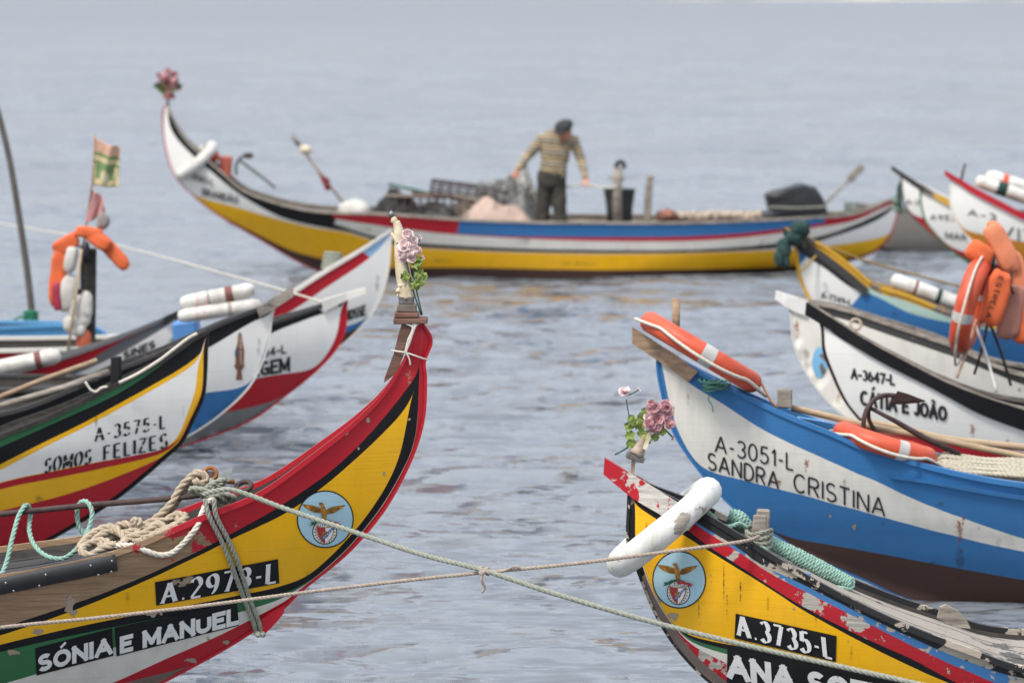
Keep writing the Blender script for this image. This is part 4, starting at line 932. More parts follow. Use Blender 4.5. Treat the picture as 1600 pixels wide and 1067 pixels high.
poly_decal(mad, 'painted_saint', [([(-0.55, -0.35), (-0.4, 0.3), (-0.2, 0.75), (0.35, 0.75), (0.6, 0.3), (0.55, -0.35)], 0), ([(-0.75, -0.35), (0.7, -0.35), (0.45, -0.5), (0.25, -0.58), (0.4, -0.98), (-0.45, -0.98), (-0.3, -0.58), (-0.5, -0.5)], 0),
   (circ(0.05, 0.82, 0.26, 16), 0), ([(-0.5, -0.1), (-0.6, 0.2), (-0.35, 0.5), (-0.15, 0.1)], 2), (circ(0.15, 0.55, 0.22, 12), 1), ([(0.0, 0.3), (0.3, 0.3), (0.35, -0.3), (0.05, -0.3)], 1), (circ(0.05, 0.84, 0.13, 12), 1)], tr, [SAINT, SKIN2, SBLU], 0.003, None)
gem = Boat('white and red boat with grey bottom and lettering Virgem, black rail', 28.2, 0,
  sheer=[(543, 466), (503, 479), (460, 494), (424, 506), (350, 545), (250, 592)], stem=[(541, 482), (540, 510), (528, 541), (496, 577), (434, 627), (392, 656), (300, 692), (220, 714)],
  bands=[[(434, 625), (392, 636), (347, 645), (250, 665)], [(540, 470), (532, 486), (528, 517), (514, 548), (490, 576), (440, 584), (406, 590), (300, 610)], [(541, 468), (531, 481), (503, 490), (424, 521), (350, 562), (250, 610)]],
  mats=[pGl, pRc, pWc, pK], length=7.2, cap=pKg, stem_mat=pRc, W=0.62, splits={3: [((530, 476), pWd), ((502, 486), pK)]})
gem.rail('prow_plank', [(571, 449), (540, 458), (503, 470)], [(573, 458), (540, 470), (505, 488)], pWd, 0.03)
gem.text('VIRGEM', (372, 594), (451, 580), 23, 'cond', INK, 0.2); gem.text('A-2384-L', (372, 566), (446, 552), 14, 'cond', INK, 0.18)
noss = Boat('white boat with wide red rail, blue and brown bottom, behind the other left boats', 31, 0,
  sheer=[(612, 360), (600, 368), (566, 391), (500, 431), (434, 474), (350, 520)], stem=[(611, 372), (606, 427), (593, 469), (573, 500), (535, 538), (480, 572), (400, 600)],
  bands=[[(560, 514), (535, 521), (480, 540), (400, 560)], [(573, 499), (541, 510), (480, 524), (400, 545)], [(610, 364), (600, 380), (576, 404), (507, 451), (462, 482), (400, 515)]],
  mats=[pN, pB, pWc, pRc], length=7.2, cap=pWd, capw=0.05, stem_mat=pWd, W=0.62, splits={3: [((608, 366), paint('prow_tip_blue', (0.25, 0.42, 0.6), 0.45, under=(0.5, 0.5, 0.48))), ((576, 396), pRc)]})
noss.text('NOSSE', (540, 502), (570, 493), 17, 'cond', INK, 0.2)
sin = Boat('dark red boat with grey rail, white bow panel and green stem', 29.6, 0,
  sheer=[(283, 487), (274, 491), (206, 521), (165, 537), (95, 561), (0, 586)], stem=[(275, 502), (271, 530), (260, 560), (235, 590), (200, 615), (150, 640)],
  bands=[[(280, 490), (268, 503), (192, 550), (169, 562), (100, 592), (0, 630)], [(281, 489), (268, 496), (186, 535), (113, 577), (0, 615)]],
  mats=[pWc, pGy, pR], length=7, cap=pGy, capw=0.04, stem_mat=pG, W=0.62, inner=pR)
sin.rail('prow_plank', [(292, 480), (275, 487), (255, 496)], [(293, 487), (277, 495), (258, 505)], pKg, 0.03)
sin.text('SINES', (194, 562), (241, 544), 13, 'cond', INK, 0.24)
blu = Boat('light blue boat with red inner band at the left edge', 33, 0,
  sheer=[(173, 527), (150, 514), (144, 512), (93, 510), (0, 513), (-60, 514)], stem=[(171, 536), (160, 550), (140, 565), (100, 585)],
  bands=[[(165, 540), (150, 546), (93, 548), (0, 553)], [(168, 533), (150, 534), (93, 538), (0, 546)]], mats=[pRc, pRc, paint('light_blue_paint', (0.09, 0.28, 0.5), 0.2)], length=7, zmid=0.5, cap=paint('light_blue_paint', (0.09, 0.28, 0.5)), stem_mat=pB, W=0.62)

# lug on the stem of the front left boat
V_, F_ = slab(PP([(446, 944), (443, 958), (432, 972), (414, 990), (406, 984), (398, 974), (420, 958)], 17.27), 0.06, (0, 1, 0)); meshobj('stem_lug', V_, F_, pR, sonia.root, False)

for (x, y, rx, ry, m, dr) in ((1499, 822, 7, 14, ST_RUST, 1.6), (1505, 812, 4, 9, ST_RUST, 0.5), (1500, 868, 8, 26, ST_GRIME, 0.8), (1216, 752, 5, 6, ST_RUST, 0.6), (1469, 788, 10, 5, ST_GRIME, 0), (1335, 822, 5, 5, ST_WOOD, 0.4), (1297, 806, 3.5, 3.5, ST_WOOD, 0),
   (1380, 816, 4, 4, ST_GRIME, 0.5), (1052, 640, 3, 10, ST_RUST, 1.0), (1190, 700, 6, 14, ST_GRIME, 1), (1320, 760, 4, 14, ST_GRIME, 1.0), (1560, 850, 8, 12, ST_GRIME, 1), (1450, 880, 30, 6, ST_GRIME, 0), (1260, 720, 5, 10, ST_RUST, 1.2), (1075, 620, 4, 8, ST_GRIME, 1.5)):
    stain(sandra, x, y, rx, ry, m, 'stain', dr)
for (x, y, rx, ry, m, dr) in ((325, 994, 4, 7, ST_RUST, 0.6), (325, 926, 4, 5, ST_RUST, 0.3), (112, 950, 14, 28, ST_WOOD, 0.2), (60, 985, 16, 8, ST_WOOD, 0), (150, 1010, 12, 10, ST_GRIME, 0.3), (90, 1040, 20, 12, ST_WOOD, 0), (20, 1020, 20, 8, ST_WOOD, 0), (240, 958, 22, 7, ST_WOOD, 0),
   (420, 880, 4, 6, ST_GRIME, 1.5), (560, 700, 3, 4, ST_WOOD, 0.5), (575, 655, 5, 9, ST_WOOD, 0), (538, 678, 9, 4, ST_WOOD, 0), (200, 930, 6, 14, ST_GRIME, 0.8), (300, 1030, 20, 7, ST_WOOD, 0), (355, 1003, 10, 5, ST_WOOD, 0), (640, 655, 4, 4, ST_WOOD, 0), (480, 900, 3, 12, ST_GRIME, 0.5), (600, 740, 3, 5, ST_WOOD, 0)):
    stain(sonia, x, y, rx, ry, m, 'stain', dr)
for (x, y, rx, ry, m, dr) in ((1131, 905, 1.6, 30, ST_CRACK, 0.8), (1136, 935, 1.3, 24, ST_CRACK, 0.6), (1157, 915, 1.5, 20, ST_CRACK, 1.0), (1092, 950, 1.4, 26, ST_CRACK, 0.5), (1110, 898, 3, 4, ST_WOOD, 0), (1112, 908, 3, 3, ST_WOOD, 0), (1052, 960, 12, 14, ST_WOOD, 0), (1038, 975, 8, 8, ST_GRIME, 0), (1030, 935, 6, 12, ST_WOOD, 0.5), (1240, 950, 3, 4, ST_WOOD, 0), (1325, 1000, 5, 4, ST_WOOD, 0), (1400, 1035, 7, 4, ST_WOOD, 0),
   (1010, 820, 3, 10, ST_GRIME, 1), (1200, 940, 3, 14, ST_GRIME, 1), (1275, 965, 3, 10, ST_GRIME, 1), (1330, 1015, 4, 10, ST_GRIME, 1), (1095, 1045, 10, 8, ST_WOOD, 0), (1075, 875, 2, 8, ST_CRACK, 1)):
    stain(ana, x, y, rx, ry, m, 'stain', dr)
for (b_, x, y, rx, ry, m, dr) in ((catia, 1310, 620, 5, 8, ST_RUST, 0.8), (catia, 1400, 640, 4, 16, ST_GRIME, 1), (catia, 1520, 670, 6, 10, ST_RUST, 0.6), (catia, 1575, 690, 4, 7, ST_RUST, 0.8), (somos, 150, 650, 4, 20, ST_GRIME, 1), (somos, 285, 640, 5, 8, ST_GRIME, 1), (somos, 60, 780, 12, 8, ST_GRIME, 0), (somos, 40, 830, 20, 8, ST_GRIME, 0), (gem, 470, 600, 10, 8, ST_GRIME, 0.4), (noss, 590, 440, 5, 12, ST_GRIME, 0.8), (mad, 405, 540, 4, 16, ST_GRIME, 0.8), (wprow, 1260, 555, 8, 20, ST_GRIME, 0.6), (wprow, 1245, 510, 4, 14, ST_RUST, 0.6), (far, 360, 350, 14, 5, ST_GRIME, 0), (far, 820, 376, 12, 10, ST_GRIME, 0.3), (far, 690, 408, 40, 4, ST_GRIME, 0), (far, 900, 412, 50, 4, ST_GRIME, 0), (bluey, 1290, 450, 6, 12, ST_GRIME, 0.6), (bluey, 1400, 490, 10, 5, ST_GRIME, 0.5)):
    stain(b_, x, y, rx, ry, m, 'stain', dr)

# ------------------------------------------------------------------ small things
UP = np.array([0, 0, 1.0]); AWAY = np.array([0, 1.0, 0])
def unit(v): v = np.asarray(v, float); return v / np.linalg.norm(v)
def torus(c, e1, e2, R_, r, a0=0, a1=360, n=48, m=14, caps=False, flat=1.0, wob=0.0):
    e1 = unit(e1); e2 = unit(np.asarray(e2, float) - e1 * np.dot(e1, e2)); nn = np.cross(e1, e2); v = []; f = []
    full = a1 - a0 >= 360; an = np.linspace(R(a0), R(a1), n, endpoint=not full)
    for a in an:
        d_ = e1 * math.cos(a) + e2 * math.sin(a); rr_ = r * (1 + wob * math.sin(a * 3 + 1))
        for b in np.linspace(0, 2 * math.pi, m, endpoint=False): v.append(c + d_ * (R_ + rr_ * math.cos(b)) + nn * rr_ * flat * math.sin(b))
    for i in range(n if full else n - 1):
        for k in range(m): f.append((i * m + k, ((i + 1) % n) * m + k, ((i + 1) % n) * m + (k + 1) % m, i * m + (k + 1) % m))
    return np.array(v), f
def lifebuoy(label, c, e1, e2, R_, r, mat, bands=(), line=False, wob=0.0, bandm=None, linem=None, group=None):
    v, f = torus(c, e1, e2, R_, r, wob=wob); rt = root('lifebuoy', label, 'lifebuoy', (c[0], c[1], v[:, 2].min()), group=group)
    meshobj('ring', v, f, mat, rt)
    for a in bands:
        v, f = torus(c, e1, e2, R_, r * 1.02, a - 6, a + 6, 8); meshobj('band', v, f, bandm or SILV, rt)
    if line:
        e1 = unit(e1); e2 = unit(np.asarray(e2, float) - e1 * np.dot(e1, e2))
        pts = [c + (e1 * math.cos(R(a)) + e2 * math.sin(R(a))) * (R_ + r * (1.12 + 0.5 * abs(math.sin(R(a * 2 + 90))))) + np.array([0, 0, -0.03 * abs(math.sin(R(a * 2 + 90)))]) for a in range(0, 361, 8)]
        meshobj('grab_line', *tube(catmull(pts, 120), 0.009, 6), linem or ROPE_W, rt)
    return rt
def rope_thing(name, label, paths, r, mat, lay=True, group=None, cat='rope'):
    mb = MB()
    for p in paths:
        c = catmull(np.array(p), step=0.012 if r < 0.03 else 0.03); mb.add(laid(c, r) if lay else tube(c, r, 8))
    if len(paths) == 1: return mb.single(name, label, cat, mat, True, group)
    rt = root(name, label, cat, mb.V().min(0) * np.array([1, 1, 1]) if False else [float(mb.V()[:, 0].mean()), float(mb.V()[:, 1].mean()), float(mb.V()[:, 2].min())], group=group)
    for p in paths:
        c = catmull(np.array(p), step=0.012); meshobj('strand', *(laid(c, r) if lay else tube(c, r, 8)), mat, rt)
    return rt
def blossom(name, c, r, mat, parent, facing=(0, -0.8, 0.6), layers=4, np_=9):
    r = r * 1.18
    B = basis(np.cross(unit(facing), (0.31, 0.2, 0.9)) , unit(facing)); mb = MB(); z = unit(facing); x = unit(np.cross(z, (0.2, 0.1, 0.97))); y = np.cross(z, x)
    for L in range(layers):
        rr_ = r * (1 - 0.2 * L); lift = 0.12 + 0.30 * L
        for k in range(np_ - L):
            a = 2 * math.pi * (k + 0.5 * (L % 2)) / (np_ - L) + random.uniform(-0.2, 0.2); d_ = x * math.cos(a) + y * math.sin(a); t = -x * math.sin(a) + y * math.cos(a)
            v = []; q = rr_ * random.uniform(0.85, 1.15)
            for i, (s_, wv) in enumerate(((0.05, 0.12), (0.45, 0.42), (0.8, 0.55), (1.0, 0.36))):
                for j in (-1, -0.33, 0.33, 1):
                    ruf = random.uniform(-0.1, 0.1) * q * (i > 1)
                    v.append(c + d_ * q * s_ * (0.8 + 0.1 * L * 0) + t * q * wv * j + z * (q * lift * (s_ ** 1.6) * 1.2 + ruf - 0.12 * q * abs(j) * (i > 0)))
            f = [(i * 4 + j, i * 4 + j + 1, (i + 1) * 4 + j + 1, (i + 1) * 4 + j) for i in range(3) for j in range(3)]
            mb.add((v, f))
    return mb.obj(name, mat, parent)
def leaf(c, d_, nrm, L, w_, mat, parent, ruffle=0.55, twin=True):
    if twin: leaf(np.asarray(c) + np.array([random.uniform(-0.006, 0.006), 0.006, random.uniform(-0.006, 0.006)]), np.asarray(d_, float) + np.array([random.uniform(-0.7, 0.7), -0.3, random.uniform(-0.7, 0.7)]), nrm, L * 0.7, w_ * 0.8, mat, parent, ruffle, False)
    L *= 1.6; w_ *= 1.2
    d_ = unit(d_); s_ = unit(np.cross(nrm, d_)); nrm = np.cross(d_, s_); v = []; n = 6
    for i in range(n + 1):
        t = i / n; ww = w_ * math.sin(math.pi * min(1, 0.08 + t * 0.92)) ** 0.6 * (1 + 0.32 * math.sin(t * 24 + c[0] * 900))
        for j in (-1, -0.5, 0, 0.5, 1): v.append(np.asarray(c) + d_ * L * t + s_ * ww * j + nrm * (random.uniform(-ruffle, ruffle) * w_ * (abs(j) > 0.4) - 0.25 * L * t * t + 0.2 * w_ * abs(j)))
    f = [(i * 5 + j, i * 5 + j + 1, (i + 1) * 5 + j + 1, (i + 1) * 5 + j) for i in range(n) for j in range(4)]
    return meshobj('leaf', v, f, mat, parent)
PINKP = plain('pale_pink_petal', (0.78, 0.60, 0.58), 0.8, 0.22, 40, 0); PINK = plain('pink_petal', (0.60, 0.32, 0.34), 0.8, 0.45, 40, 0); REDP = plain('faded_red_petal', (0.33, 0.12, 0.11), 0.8, 0.4, 40, 0)
LEAF = plain('cloth_leaf', (0.23, 0.30, 0.07), 0.7, 0.6, 60, 0); LEAFD = plain('dark_leaf', (0.05, 0.12, 0.05), 0.7, 0.35, 30, 0); STEMM = plain('plastic_stem', (0.02, 0.08, 0.06), 0.5, 0.3, 30, 0)
IVORY = plain('ivory_plaster', (0.66, 0.57, 0.40), 0.6, 0.18, 18, 0.25, dark=(0.5, 0.40, 0.26)); STONE = plain('grey_plaster', (0.14, 0.13, 0.12), 0.85, 0.5, 40, 0.5)

# ---- figurine on the front left prow
D = 17.3; k = S(D)
rt = root('figurine', 'ivory figurine of a robed saint with small crown standing on the red prow', 'statue', P(640, 504, D).tolist())
path = np.array(PP([(637, 466), (634, 446), (630, 424), (627, 402), (625.5, 382), (624, 366), (621.5, 354), (619, 346)], D)); path = catmull(path, 40)
rad = np.interp(np.linspace(0, 1, 40), np.linspace(0, 1, 8), [11.5, 12.5, 11.5, 10.5, 9.8, 8.6, 6.8, 5.5]) * k
v, f = tube(path, rad, 28)
for i in range(40):
    for j in range(28):
        a = 2 * math.pi * j / 28; fold = 0.10 * math.sin(7 * a + 0.25 * i) * (1 - i / 45) + 0.05 * math.sin(13 * a + i * 0.1)
        v[i * 28 + j] = path[i] + (v[i * 28 + j] - path[i]) * (1 + fold)
meshobj('robe', v, f, IVORY, rt)
h = P(616.5, 345, D); meshobj('head', *sell(h, (5.2 * k, 5.4 * k, 7.2 * k), 0.95, 14, 18, rotm('Y', R(-24))), IVORY, rt)
mb = MB(); mb.add(sell(P(611.4, 346.5, D), (1.3 * k, 1.2 * k, 1.2 * k), 1, 8, 10))
for dy in (-0.006, 0.006): mb.add(sell(P(612.6, 344.2, D) + np.array([0, dy, 0]), (0.8 * k, 0.9 * k, 0.6 * k), 1, 6, 8))
mb.obj('face', IVORY, rt)
mb = MB()
for dy in (-0.008, 0.008): mb.add(capsule(P(621, 378, D) + np.array([0, dy * 2.2, 0]), P(613, 366, D) + np.array([0, dy, 0]), 3.4 * k, 2.2 * k))
mb.obj('hands', IVORY, rt)
mb = MB()
for i in range(9):
    a = i * 0.7; mb.add(sell(P(631 + 9 * math.cos(a), 462 + random.uniform(-22, 2), D) + np.array([0, 10 * k * math.sin(a), 0]), (random.uniform(2.5, 5) * k,) * 3, 0.9, 8, 10, None, 0.3, 90, i))
mb.obj('cloud', IVORY, rt)
c0 = P(611.5, 335, D); crown = meshobj('crown', *lathe([(2.5 * k, -4.5 * k), (4.5 * k, -3 * k), (5.2 * k, 0), (4.0 * k, 3.2 * k), (1.2 * k, 4.8 * k), (0.7 * k, 6.5 * k)], c0, 14), plain('tarnished_metal', (0.22, 0.2, 0.2), 0.4, 0.4, 90, 0.3, metal=0.7), rt)
for (x0, x1, y0, y1, m, dz) in ((623, 647, 463, 475, STONE, 0.03), (620, 651, 475, 487, plain('grey_brown_wood', (0.22, 0.18, 0.14), 0.85, 0.5, 12, 0.5), 0.036), (617, 655, 487, 496, WOODB, 0.046), (615, 668, 496, 505, WOODB, 0.06)):
    c = (P(x0, y0, D) + P(x1, y1, D)) / 2; meshobj('plinth_step', *bbox(c, ((x1 - x0) * k / 2, dz, (y1 - y0) * k / 2 - 0.0006), None, 0.003, 0.002), m, rt, False)
# bracket board behind it, tied to the prow
pts = PP([(628, 505.5), (624, 517), (615, 553), (601, 590), (600, 598), (611, 590), (621, 581), (630, 557), (634, 538), (641, 522), (644, 506)], D - 0.045)
single('prow_board', 'curved brown board tied upright to the red prow under figurine', 'board', *slab(pts, 0.04, AWAY), WOODB, False)
mb = MB(); str_ = plain('white_string', (0.62, 0.58, 0.5), 0.9, 0.2, 40, 0)
for pts in ([(615, 548, D - 0.055), (634, 551, D - 0.06), (655, 558, D - 0.05), (664, 561, D - 0.03), (666, 560, D + 0.04), (640, 552, D + 0.06), (614, 548, D + 0.02), (615, 548, D - 0.055)], [(633, 551, D - 0.062), (638, 530, D - 0.06), (645, 512, D - 0.056), (633, 505.5, D - 0.055)], [(634, 552, D - 0.062), (641, 530, D - 0.06), (648, 511, D - 0.056), (655, 505, D - 0.05)], [(635, 551, D - 0.062), (640, 562, D - 0.06), (641, 570, D - 0.055)]):
    mb.add(tube(catmull(PP(pts), 30), 0.0042, 6))
mb.single('string_tie', 'white string wound round the prow and brown board', 'string', str_)
# pale bouquet beside figurine
rt = root('flower_bouquet', 'pale pink cloth carnations with green leaves beside figurine', 'flowers', P(658, 494, D - 0.02).tolist())
CR = lambda zx, zy, dd=0.0: P(570 + zx * 0.2718, 320 + zy * 0.2718, D - 0.035 + dd)
for (zx, zy, r) in ((245, 172, 9.5), (282, 215, 8.5), (228, 232, 10), (262, 268, 9), (300, 262, 7), (212, 280, 8.5), (272, 302, 9), (222, 312, 7)):
    blossom('blossom', CR(zx, zy, random.uniform(-0.012, 0.012)), r * k, PINKP, rt, (random.uniform(-0.4, 0.4), -0.8, random.uniform(0.1, 0.7)))
for (zx, zy) in ((316, 185), (332, 302), (318, 262)): blossom('blossom', CR(zx, zy), 4.6 * k, PINKP, rt, (0.8, -0.3, 0.4), 2, 5)
for (zx, zy, a) in ((285, 345, 10), (305, 385, -20), (310, 425, -40), (275, 400, 200), (300, 350, 50), (318, 410, 0), (295, 440, -60)):
    leaf(CR(zx - 15, zy, -0.005), (math.cos(R(a)), -0.2, math.sin(R(a))), (0.1, -1, 0.2), 10 * k, 6.5 * k, LEAF, rt)
for (q0, q1) in (((240, 330), (325, 635)), ((275, 330), (330, 632)), ((316, 195), (290, 330)), ((328, 305), (285, 350))):
    meshobj('stem', *tube(catmull([CR(*q0), (CR(*q0) + CR(*q1)) / 2 + np.array([-0.006, 0, 0]), CR(*q1)], 12), 0.0038, 6), STEMM, rt)

# ---- broken figurine and flowers on the front right prow
D = 16.7; k = S(D)
CR = lambda zx, zy, dd=0.0: P(930 + zx * 0.1875, 590 + zy * 0.1875, D + dd)
rt = root('broken_figurine', 'broken plaster stump on a stick above the red and white prow tip', 'statue', CR(310, 800).tolist())
meshobj('stick', *bbox((CR(309, 800) + CR(320, 672)) / 2, (2.9 * k, 0.008, 14 * k), rotm('Y', R(5)), 0.002), WOODT, rt, False)
ax = unit(CR(420, 470) - CR(335, 660)); meshobj('base', *bbox(CR(335, 665), (14.5 * k, 0.026, 4.5 * k), rotm('Y', R(17)), 0.003, 0.001), STONE, rt, False)
v, f = lathe([(11 * k, 0), (12.5 * k, 4 * k), (11 * k, 12 * k), (8.5 * k, 20 * k), (6 * k, 30 * k), (4.5 * k, 36 * k)], CR(340, 640), 16, ax)
for i in range(len(v)): v[i] += 0.004 * np.array(mnoise.noise_vector(Vector(v[i]) * 40))
meshobj('robe_stump', v, f, plain('old_plaster', (0.42, 0.33, 0.26), 0.8, 0.4, 30, 0.5), rt)
meshobj('shard', *slab([CR(470, 445, -0.02), CR(440, 455, -0.02), (CR(395, 590, -0.03)), CR(425, 605, -0.03), CR(455, 520, -0.02)], 0.006, AWAY), IVORY, rt, False)
rt = root('flower_bouquet', 'deep pink cloth roses with lime leaves stuck in the broken plaster', 'flowers', CR(400, 560).tolist())
for (zx, zy, r) in ((490, 255, 10), (520, 345, 11), (585, 230, 8), (595, 300, 8), (436, 332, 6), (500, 400, 10.5), (615, 385, 8), (455, 385, 8), (545, 290, 9), (470, 215, 6), (600, 250, 7)):
    blossom('blossom', CR(zx, zy, -0.02 + random.uniform(-0.02, 0.02)), r * 1.15 * k, PINK if zx > 450 and zy < 420 and zx != 545 else PINKP, rt, (random.uniform(-0.5, 0.5), -0.8, random.uniform(-0.2, 0.7)))
blossom('blossom', CR(645, 498, -0.01), 4.5 * k, PINK, rt, (0.8, -0.3, -0.5), 2, 5)
for (zx, zy, a, L) in ((330, 390, 120, 11), (360, 430, 60, 12), (330, 470, 190, 10), (370, 480, 10, 12), (330, 520, 220, 10), (380, 510, -20, 11), (345, 550, 250, 9), (400, 350, 80, 12), (395, 400, 95, 10), (480, 470, -50, 8), (530, 430, -30, 8), (310, 420, 150, 9)):
    leaf(CR(zx, zy, -0.01), (math.cos(R(a)), -0.2, math.sin(R(a))), (0.1, -1, 0.2), L * k, 6.5 * k, LEAF, rt, 0.25)
for pts in (((165, 640), (230, 605), (300, 560)), ((545, 400), (590, 440), (640, 490)), ((400, 560), (450, 460), (490, 400))):
    meshobj('stem', *tube(catmull([CR(*q) for q in pts], 14), 0.0042, 6), STEMM, rt)
rt = root('carnation', 'single pale pink carnation on a thin dark wire above roses', 'flowers', CR(292, 385).tolist())
meshobj('wire', *tube(catmull([CR(295, 390), CR(280, 310), CR(268, 240), CR(260, 180)], 14), 0.0026, 6), STEMM, rt)
blossom('blossom', CR(245, 118), 10 * k, PINKP, rt, (0.0, -0.5, 0.8)); blossom('blossom', CR(362, 100), 4.5 * k, PINKP, rt, (0.8, -0.3, 0.4), 2, 5)
meshobj('stem', *tube(catmull([CR(260, 150), CR(310, 130), CR(355, 105)], 10), 0.003, 6), STEMM, rt)

# ---- lifebuoys
PLWS = paint('scuffed_white_plastic', (0.66, 0.65, 0.60), 0.62, under=(0.36, 0.32, 0.27), rough=0.5, dirt=0.9)
VD = lambda x, y: raydir((x, y))[0]
lifebuoy('scuffed white lifebuoy hung over the front right yellow prow', P(1037, 824, 16.70), (0.77, 0.0, 0.64), VD(1037, 824) + np.array([-0.035, 0, 0.045]), 0.252, 0.06, PLWS, wob=0.03)
lifebuoy('orange lifebuoy lying along the rail on prow of the blue and white boat', P(1095, 550, 21.0), (0.86, 0.0, -0.51), VD(1095, 550) + np.array([0.0, 0, 0.0]), 0.32, 0.06, PLO, (272,), True)
lifebuoy('orange lifebuoy lying amidships among poles on the blue and white boat', P(1383, 694, 20.9), (0.955, 0.0, -0.29), VD(1383, 694) + np.array([0.0, 0, 0.03]), 0.24, 0.056, PLO, (285,), True)
lifebuoy('orange lifebuoy standing upright with white grab line, hung with life jackets', P(1517, 477, 25.2), (0.24, 0.0, 0.97), VD(1517, 477) + np.array([0.13, 0, -0.03]), 0.262, 0.07, PLO, (255, 75), True)
lifebuoy('white lifebuoy slung round the upswept prow of far boat', P(307, 251, 46.0), (0.76, 0.0, 0.65), VD(307, 251) + np.array([-0.09, 0, 0.1]), 0.25, 0.066, PLW, (30,), False, bandm=RUST)

# ---- mooring lines between the two front boats
rope_thing('mooring_rope', 'thick grey green rope running from front left boat down to lower right', [PP([(318, 772, 17.0), (345, 765, 16.95), (362, 765, 16.95), (450, 796, 16.9), (560, 833, 16.75), (660, 866, 16.6), (757, 891, 16.42), (860, 925, 16.3), (1000, 966, 16.2), (1150, 1004, 16.1), (1300, 1038, 16.0), (1430, 1067, 15.9), (1700, 1130, 15.7), (2300, 1330, 15.0)])], 0.0118, ROPE_G)
rope_thing('mooring_rope', 'thin tan rope crossing water from bollard of front right boat to left edge', [PP([(1186, 838, 16.55), (1165, 845, 16.4), (1040, 862, 16.36), (900, 880, 16.38), (757, 894, 16.45), (640, 906, 16.5), (470, 926, 16.55), (300, 948, 16.55), (150, 965, 16.5), (0, 980, 16.4), (-300, 1020, 16.0), (-900, 1230, 15.3)])], 0.0085, ROPE_B)
mb = MB()
for (a, b) in ((0, 0.02), (25, 0.0), (-30, 0.015)): mb.add(tube(catmull([P(757, 892, 16.43) + 0.02 * np.array([math.cos(q) * math.cos(R(a)), -0.9 * math.sin(q), math.cos(q) * math.sin(R(a)) + 0.4 * math.sin(2 * q)]) for q in np.linspace(0, 6.3, 14)], 40), 0.0075, 7))
mb.add(tube(catmull(PP([(755, 895, 16.42), (752, 905, 16.41), (757, 918, 16.42), (753, 926, 16.42)]), 16), 0.006, 6)); mb.add(tube(catmull(PP([(762, 892, 16.42), (785, 892, 16.42), (808, 884, 16.41), (812, 888, 16.41)]), 16), 0.005, 6))
mb.single('rope_lashing', 'frayed lashing knotting the two crossing ropes over open water', 'rope', ROPE_B)

# ---- gear on the front left boat
D = 17.3; k = S(D)
CR = lambda zx, zy, dd=0.0: P(120 + zx * 0.2062, 700 + zy * 0.2062, D + dd)
gp = [sonia.onside(q, -0.012) for q in ((181, 877), (140, 886), (90, 896), (0, 914), (-80, 928), (-150, 940))]
gv, gf = tube(catmull(gp, 40), 0.047, 18); meshobj('rubber_guard', gv, gf, RUBBER, sonia.root)
for (x, y) in ((173, 872), (172, 888), (140, 879), (152, 893), (70, 893), (20, 918), (60, 910), (8, 906)):
    q = sonia.onside((x, y), 0.033); meshobj('nail', *sell(q, (0.006, 0.003, 0.006), 1, 5, 8), plain('nail_head', (0.3, 0.3, 0.3), 0.4, 0.2, 30, 0, metal=0.8), sonia.root)
p = PP([(318, 772), (283, 777), (140, 789), (0, 803), (-250, 826), (-600, 870)], D - 0.05)
single('iron_pipe', 'long brown iron pipe lying level above the front left boat deck', 'pipe', *tube(catmull(p, 60), 0.0135, 12), RUST)
rope_thing('green_rope', 'mint green rope looped twice over the iron pipe', [[P(0 + x * 0.4566, 580 + y * 0.4566, D - 0.05 + dd) for x, y, dd in ((-30, 715, -0.3), (8, 690, -0.22), (45, 560, -0.1), (66, 490, -0.035), (90, 457, 0.0), (104, 480, 0.04), (100, 540, -0.02), (118, 595, -0.09), (160, 632, -0.14), (215, 640, -0.16), (265, 605, -0.12), (305, 535, -0.05), (315, 480, -0.03), (297, 446, -0.002), (272, 452, 0.035), (264, 500, 0.03), (280, 548, 0.03), (300, 562, 0.02), (330, 580, 0.0))]], 0.0115, ROPE_M)
heap = []
heap.append([CR(*q) for q in ((20, 770, -0.25), (40, 720, -0.2), (130, 640, -0.12), (250, 595, -0.1), (330, 640, -0.14), (370, 710, -0.2), (300, 750, -0.26), (200, 700, -0.18), (80, 730, -0.22), (40, 790, -0.3), (110, 810, -0.32), (190, 760, -0.3), (300, 730, -0.3))])
heap.append([CR(*q) for q in ((260, 640, -0.05), (330, 580, -0.05), (430, 590, -0.1), (460, 650, -0.16), (390, 680, -0.2), (520, 640, -0.18), (610, 580, -0.14), (670, 600, -0.14), (660, 660, -0.2), (560, 690, -0.23), (450, 720, -0.25))])
heap.append([CR(*q) for q in ((430, 720, -0.22), (560, 660, -0.18), (700, 600, -0.15), (800, 560, -0.15), (830, 520, -0.1), (760, 500, -0.08), (690, 540, -0.1), (560, 570, -0.05), (430, 580, -0.02), (330, 600, 0.0))])
heap.append([CR(*q) for q in ((470, 590, -0.06), (560, 560, -0.06), (660, 480, -0.06), (730, 400, -0.06), (780, 310, -0.05), (850, 230, -0.05), (910, 185, -0.05), (960, 200, -0.05), (985, 245, -0.05), (930, 275, -0.07), (890, 240, -0.08))])
heap.append([CR(*q) for q in ((540, 585, -0.02), (640, 520, -0.02), (730, 440, -0.02), (790, 350, -0.02), (860, 260, -0.02), (920, 220, -0.02), (1000, 260, -0.04), (960, 320, -0.06), (900, 300, -0.06))])
heap.append([CR(*q) for q in ((430, 560, -0.1), (455, 540, -0.1), (475, 565, -0.12), (450, 600, -0.13), (420, 580, -0.12), (440, 550, -0.14))])
